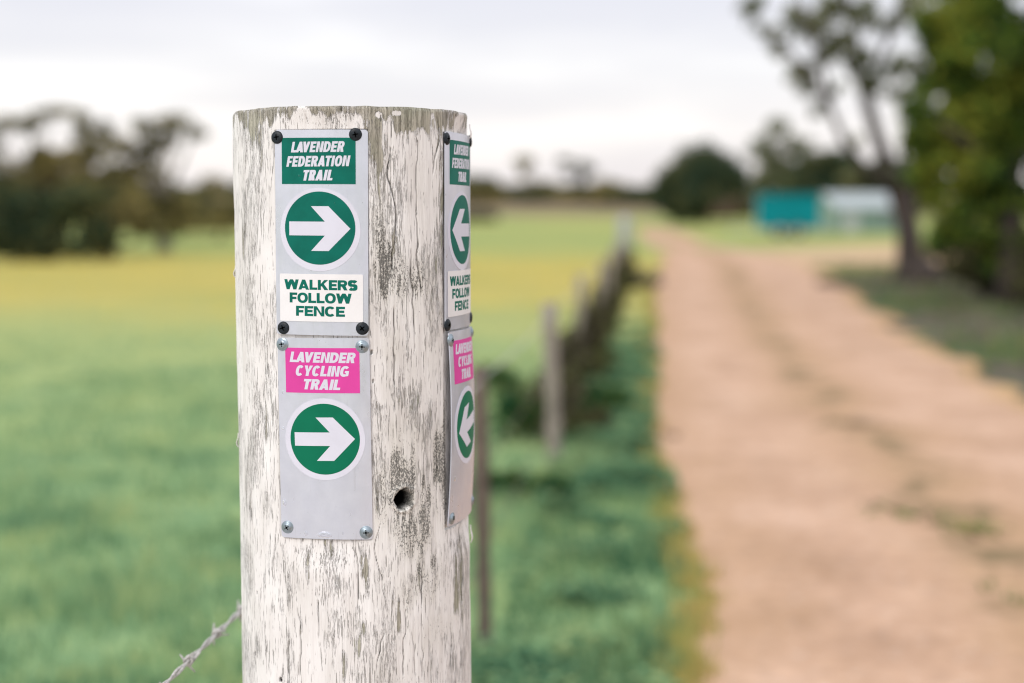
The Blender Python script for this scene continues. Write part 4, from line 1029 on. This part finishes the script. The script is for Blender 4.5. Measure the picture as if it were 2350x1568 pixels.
build_tree('leaning_tree', 'leaning tree with a dark forked trunk and thin foliage, right of the track', 'tree', lb_, cl, .075, 1.0, M_GUM, M_BARK2, 0, 300, None, limbs)
# dense tree at the right edge
D = 17
rb = base_at(2325, D)
limbs = [([rb + Vector((0, 0, -.1)), at(2322, 620, D), at(2315, 500, D), at(2300, 400, D + .2), at(2270, 300, D + .4), at(2230, 150, D + .6)], .20, .08), ([at(2310, 480, D), at(2340, 350, D), at(2390, 200, D)], .12, .05), ([at(2300, 400, D), at(2220, 330, D - .3), at(2160, 280, D - .5)], .07, .03),
         ([at(2318, 560, D), at(2240, 480, D), at(2190, 430, D)], .06, .025)]
cl = px_clumps([(2110, 250, 44, 60), (2105, 330, 40, 50), (2120, 400, 46, 44), (2130, 60, 50, 60, .8), (2190, 60, 80, 70), (2290, 40, 90, 80), (2360, 120, 90, 100), (2200, 170, 84, 66), (2290, 200, 90, 80), (2150, 120, 40, 60, .7), (2180, 290, 76, 50), (2260, 330, 90, 70), (2350, 330, 80, 90), (2160, 370, 62, 46), (2140, 320, 34, 40, .7), (2230, 430, 90, 50), (2330, 460, 70, 60, .7),
                (2420, 250, 90, 200), (2150, 200, 40, 40, .9), (2220, 520, 80, 46), (2320, 540, 80, 60), (2170, 540, 60, 40, .8), (2270, 470, 110, 60), (2350, 600, 60, 70, .8), (2230, 380, 90, 60), (2300, 620, 60, 40, .7), (2130, 440, 40, 50, .7), (2250, 250, 120, 120), (2250, 100, 120, 120), (2190, 480, 60, 30, .7), (2440, 450, 90, 120), (2320, -60, 150, 60), (2180, -40, 90, 50)], D, 6)
build_tree('leafy_tree', 'dense leafy green tree filling the top right corner', 'tree', rb, cl, .07, 1.6, M_FRESH, M_BARK2, 0, 301, None, limbs)
UG = 'scrub under the trees on the right'
for i, (x, D, cl, mt, lab) in enumerate([
    (2190, 21, [(2190, 520, 60, 46), (2160, 570, 50, 34), (2230, 570, 60, 44), (2200, 610, 60, 26)], M_SCRUB, 'brown-green scrub just right of the leaning trunk'),
    (2290, 19, [(2290, 560, 80, 60), (2340, 600, 80, 60), (2250, 610, 70, 44), (2300, 650, 80, 36), (2220, 630, 50, 26)], M_SCRUB, 'grey scrub under the dense tree at the right edge'),
    (2440, 16, [(2430, 560, 90, 120), (2400, 660, 80, 60)], M_SCRUB, 'tall scrub half outside the right edge')]):
    build_tree('undergrowth_shrub', lab, 'shrub', base_at(x, D), px_clumps(cl, D, 60 + i), .06, 1.3, mt, M_BARK, .03, 320 + i, UG)

# scrubby bushes grown through the fence
FS = 'dark bushes growing through the wire fence'
labs = ['dark bush nearest the camera behind the second fence post', 'dark thick bush on the fence, second behind the grey fence post']
Ds = [7.0, 8.0, 9.2, 10.6, 12.2, 14.0, 16.2, 18.6, 21.3, 24.5]
for i, D in enumerate(Ds):
    p = fl(D, (.02 if D > 8.5 else -.05) + random.uniform(-.04, .04)); hgt = .30 if i == 0 else .50 + random.uniform(-.08, .12); rx = (.09 + .007 * D + (.02 if i % 2 else 0)) * (.8 if i % 3 == 1 else 1)
    cl = [(p + Vector((0, 0, hgt * .62)), rx, rx * 1.6, hgt * .42, 1), (p + Vector((random.uniform(-.08, .08), .3, hgt * .35)), rx * 1.2, rx * 1.9, hgt * .36, 1), (p + Vector((-.05, -.3, hgt * .3)), rx * 1.1, rx * 1.5, hgt * .33, .9)]
    lab = ('dark bush on the wire fence, nearest of the row' if i == 0 else 'dark bush on the wire fence, farthest of the row' if i == 9 else 'dark scraggly bush in the row grown through the wire fence')
    build_tree('fence_bush', lab, 'bush', p, cl, .032, .42, M_SCRUB, M_BARK, .014, 400 + i, FS)
# weeds at the fence foot
WG = 'leafy weeds at the foot of the fence'
for i, (x, y, wd, hh, mt, lab) in enumerate([(1170, 1010, .20, .26, M_WEED, 'leafy weed between the first and second fence posts, mid green'), (1215, 975, .22, .24, M_SCRUB, 'brownish weed left of the second fence post'),
        (1330, 1010, .20, .22, M_SCRUB, 'brown weed right of the second fence post'), (1380, 960, .18, .20, M_WEED, 'green weed closest to the track on the fence line'),
        (1258, 1170, .10, .16, M_WEED, 'small dark weed standing alone in the verge'), (1155, 1150, .12, .16, M_WEED, 'dark weed beside the first thin fence post'), (1135, 905, .2, .2, M_WEED, 'low weed in the pasture just right of the trail post'),
        (1290, 945, .22, .26, M_SCRUB, 'tangled weed behind the second fence post')]):
    p = ground(x, y)
    cl = [(p + Vector((0, 0, hh * .5)), wd, wd, hh * .5, 1), (p + Vector((wd * .5, .05, hh * .35)), wd * .7, wd * .7, hh * .4, .8)]
    build_tree('weed', lab, 'weed', p, cl, .022, .5, mt, M_BARK, .006, 430 + i, WG)
TG = 'scraps of weed on the track'
for i, (x, y, wd, hh, mt, lab) in enumerate([(1975, 985, .12, .03, M_DRY, 'brown scrap of dead grass in the middle of the track, farther one'), (2165, 1215, .17, .05, M_TUFT, 'green tuft in the strip between the wheel ruts'),
        (2085, 1190, .10, .03, M_DRY, 'brown tuft left of the green tuft between the ruts'), (2345, 1400, .05, .05, M_TUFT, 'small green tuft at the right edge of the picture on the track'),
        (2235, 1235, .10, .03, M_DRY, 'dry brown tuft right of the green tuft between the ruts'), (1480, 1000, .12, .04, M_BARK, 'dark clump of litter on the left edge of the track')]):
    p = ground(x, y) + Vector((0, 0, .006))
    cl = [(p + Vector((0, 0, hh * .5)), wd, wd * 1.5, hh * .5, 1), (p + Vector((wd * .8, -.1, hh * .4)), wd * .7, wd, hh * .4, .6), (p + Vector((-wd * .9, .15, hh * .4)), wd * .6, wd, hh * .4, .6)]
    build_tree('tuft', lab, 'tuft', p, cl, .012, .10, M_DRY if mt is M_BARK else mt, M_BARK, .004, 450 + i, TG)
# dead branches on the ground
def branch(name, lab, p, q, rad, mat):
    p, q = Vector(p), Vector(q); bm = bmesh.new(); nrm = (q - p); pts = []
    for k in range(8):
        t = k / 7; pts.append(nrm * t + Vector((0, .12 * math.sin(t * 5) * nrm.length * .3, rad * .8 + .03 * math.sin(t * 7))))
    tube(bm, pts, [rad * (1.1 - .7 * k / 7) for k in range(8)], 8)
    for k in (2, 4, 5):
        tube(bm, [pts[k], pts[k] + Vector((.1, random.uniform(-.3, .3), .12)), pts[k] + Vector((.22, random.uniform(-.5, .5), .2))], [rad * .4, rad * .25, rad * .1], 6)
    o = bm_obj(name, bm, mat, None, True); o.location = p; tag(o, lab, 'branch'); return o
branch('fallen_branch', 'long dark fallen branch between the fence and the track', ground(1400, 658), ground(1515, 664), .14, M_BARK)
branch('fallen_branch', 'short dark fallen branch under the leaning tree', ground(1880, 655), ground(2040, 672), .05, M_BARK)

# ------------------------------------------------------------------ trailer and shed far off
M_TURQ = simple('turquoise_paint', (0.002, 0.215, 0.25), 0.45, 0, .08, 2)
M_TURQ2 = simple('pale_turquoise_trim', (0.22, 0.42, 0.44), 0.5, 0, .1, 2)
for m_ in (M_TURQ, M_TURQ2): m_.node_tree.nodes['Principled BSDF'].inputs['Specular IOR Level'].default_value = 0.1
M_TYRE = simple('tyre_rubber', (.03, .03, .03), .9)
M_STEEL = simple('pale_steel', (.42, .46, .45), .5, .2, .1, 3)
M_ROOF = simple('white_sheet_roof', (.34, .385, .39), .45, .2, .05, 1)
M_WALL = simple('sage_sheet_wall', (.21, .31, .265), .6, .1, .08, 1)
M_GLASS = simple('dull_glass', (.12, .16, .17), .2, 0, .1, 1)
def box(bm, c, s, bev=0.0):
    r_ = bmesh.ops.create_cube(bm, size=1)['verts']
    for v in r_: v.co = Vector((v.co.x * s[0] + c[0], v.co.y * s[1] + c[1], v.co.z * s[2] + c[2]))
    if bev:
        ed = {e for v in r_ for e in v.link_edges}
        bmesh.ops.bevel(bm, geom=list(ed), offset=bev, segments=2, affect='EDGES')
def wheel(parent, x, y, z, rad, wd):
    bm = bmesh.new(); bmesh.ops.create_cone(bm, cap_ends=True, segments=24, radius1=rad, radius2=rad, depth=wd)
    bm.transform(Matrix.Translation((x, y, z)) @ Matrix.Rotation(R(90), 4, 'X')); bmesh.ops.bevel(bm, geom=[e for e in bm.edges if e.calc_length() < rad * .4 and len(e.link_faces) == 2], offset=.02, segments=2, affect='EDGES')
    wo = bm_obj('wheel', bm, M_TYRE, parent)
    bm = bmesh.new(); bmesh.ops.create_cone(bm, cap_ends=True, segments=18, radius1=rad * .58, radius2=rad * .5, depth=wd + .03)
    bm.transform(Matrix.Translation((x, y, z)) @ Matrix.Rotation(R(90), 4, 'X')); bm_obj('rim', bm, M_STEEL, wo)
D = 62; b_ = base_at(1805, D); b_.x += 0
tl = empty('box_trailer', b_, R(-8)); tag(tl, 'turquoise box trailer parked on the grass by the pale shed', 'trailer')
bm = bmesh.new(); box(bm, (0, 0, 1.08), (2.62, 1.7, 1.40), .05)
for k in range(13): box(bm, (-1.2 + .2 * k, -.86, 1.08), (.05, .03, 1.3))
bm_obj('body', bm, M_TURQ, tl)
bm = bmesh.new(); box(bm, (0, 0, .34), (2.9, 1.75, .09)); box(bm, (-1.9, 0, .36), (1.1, .10, .08)); box(bm, (-2.4, 0, .2), (.06, .06, .42)); bm_obj('chassis', bm, M_STEEL, tl)
bm = bmesh.new(); box(bm, (0, 0, 1.82), (2.70, 1.78, .08), .02); bm_obj('roof', bm, M_TURQ, tl)
bm = bmesh.new(); box(bm, (-1.33, 0, 1.06), (.04, 1.3, 1.25)); dr = bm_obj('door', bm, M_TURQ2, tl)
bm = bmesh.new(); box(bm, (-1.37, -.5, 1.05), (.04, .04, .25)); bm_obj('handle', bm, M_STEEL, dr)
for sx in (-.35, .40):
    for sy in (-.80, .80): wheel(tl, sx, sy, .30, .30, .2)
D = 70; b_ = base_at(1972, D)
sh_ = empty('shed', b_, R(10)); tag(sh_, 'low pale green shed with a white sloping roof', 'shed')
bm = bmesh.new(); W_, L_ = 3.8, 3.2
box(bm, (0, 0, .75), (W_, L_, 1.5))
for k in range(24): box(bm, (-W_ / 2 + .1 + k * .157, -L_ / 2 - .012, .75), (.05, .022, 1.46))
gb = [bm.verts.new(v) for v in ((-W_ / 2, -L_ / 2, 1.5), (-W_ / 2, L_ / 2, 1.5), (-W_ / 2, 0, 2.28), (W_ / 2, -L_ / 2, 1.5), (W_ / 2, L_ / 2, 1.5), (W_ / 2, 0, 2.28))]
bm.faces.new(gb[:3]); bm.faces.new(gb[3:])
bm_obj('wall', bm, M_WALL, sh_)
bm = bmesh.new()
for s_ in (-1, 1):
    a = [(-W_ / 2 - .15, s_ * (L_ / 2 + .2), 1.42), (W_ / 2 + .15, s_ * (L_ / 2 + .2), 1.42), (W_ / 2 + .15, 0, 2.36), (-W_ / 2 - .15, 0, 2.36)]
    lo = [bm.verts.new(v) for v in a]; hi = [bm.verts.new((v[0], v[1], v[2] + .05)) for v in a]
    bm.faces.new(lo); bm.faces.new(hi)
    for k in range(4): bm.faces.new((lo[k], lo[(k + 1) % 4], hi[(k + 1) % 4], hi[k]))
bm_obj('roof', bm, M_ROOF, sh_)
bm = bmesh.new(); box(bm, (-1.2, -L_ / 2 - .05, .62), (.75, .05, 1.24)); bm_obj('door', bm, M_STEEL, sh_)
bm = bmesh.new(); box(bm, (.8, -L_ / 2 - .04, .9), (.9, .05, .5)); wf = bm_obj('window', bm, M_ROOF, sh_)
bm = bmesh.new(); box(bm, (.8, -L_ / 2 - .075, .9), (.8, .02, .42)); bm_obj('pane', bm, M_GLASS, wf)
sh_.scale = (1, 1, .80)
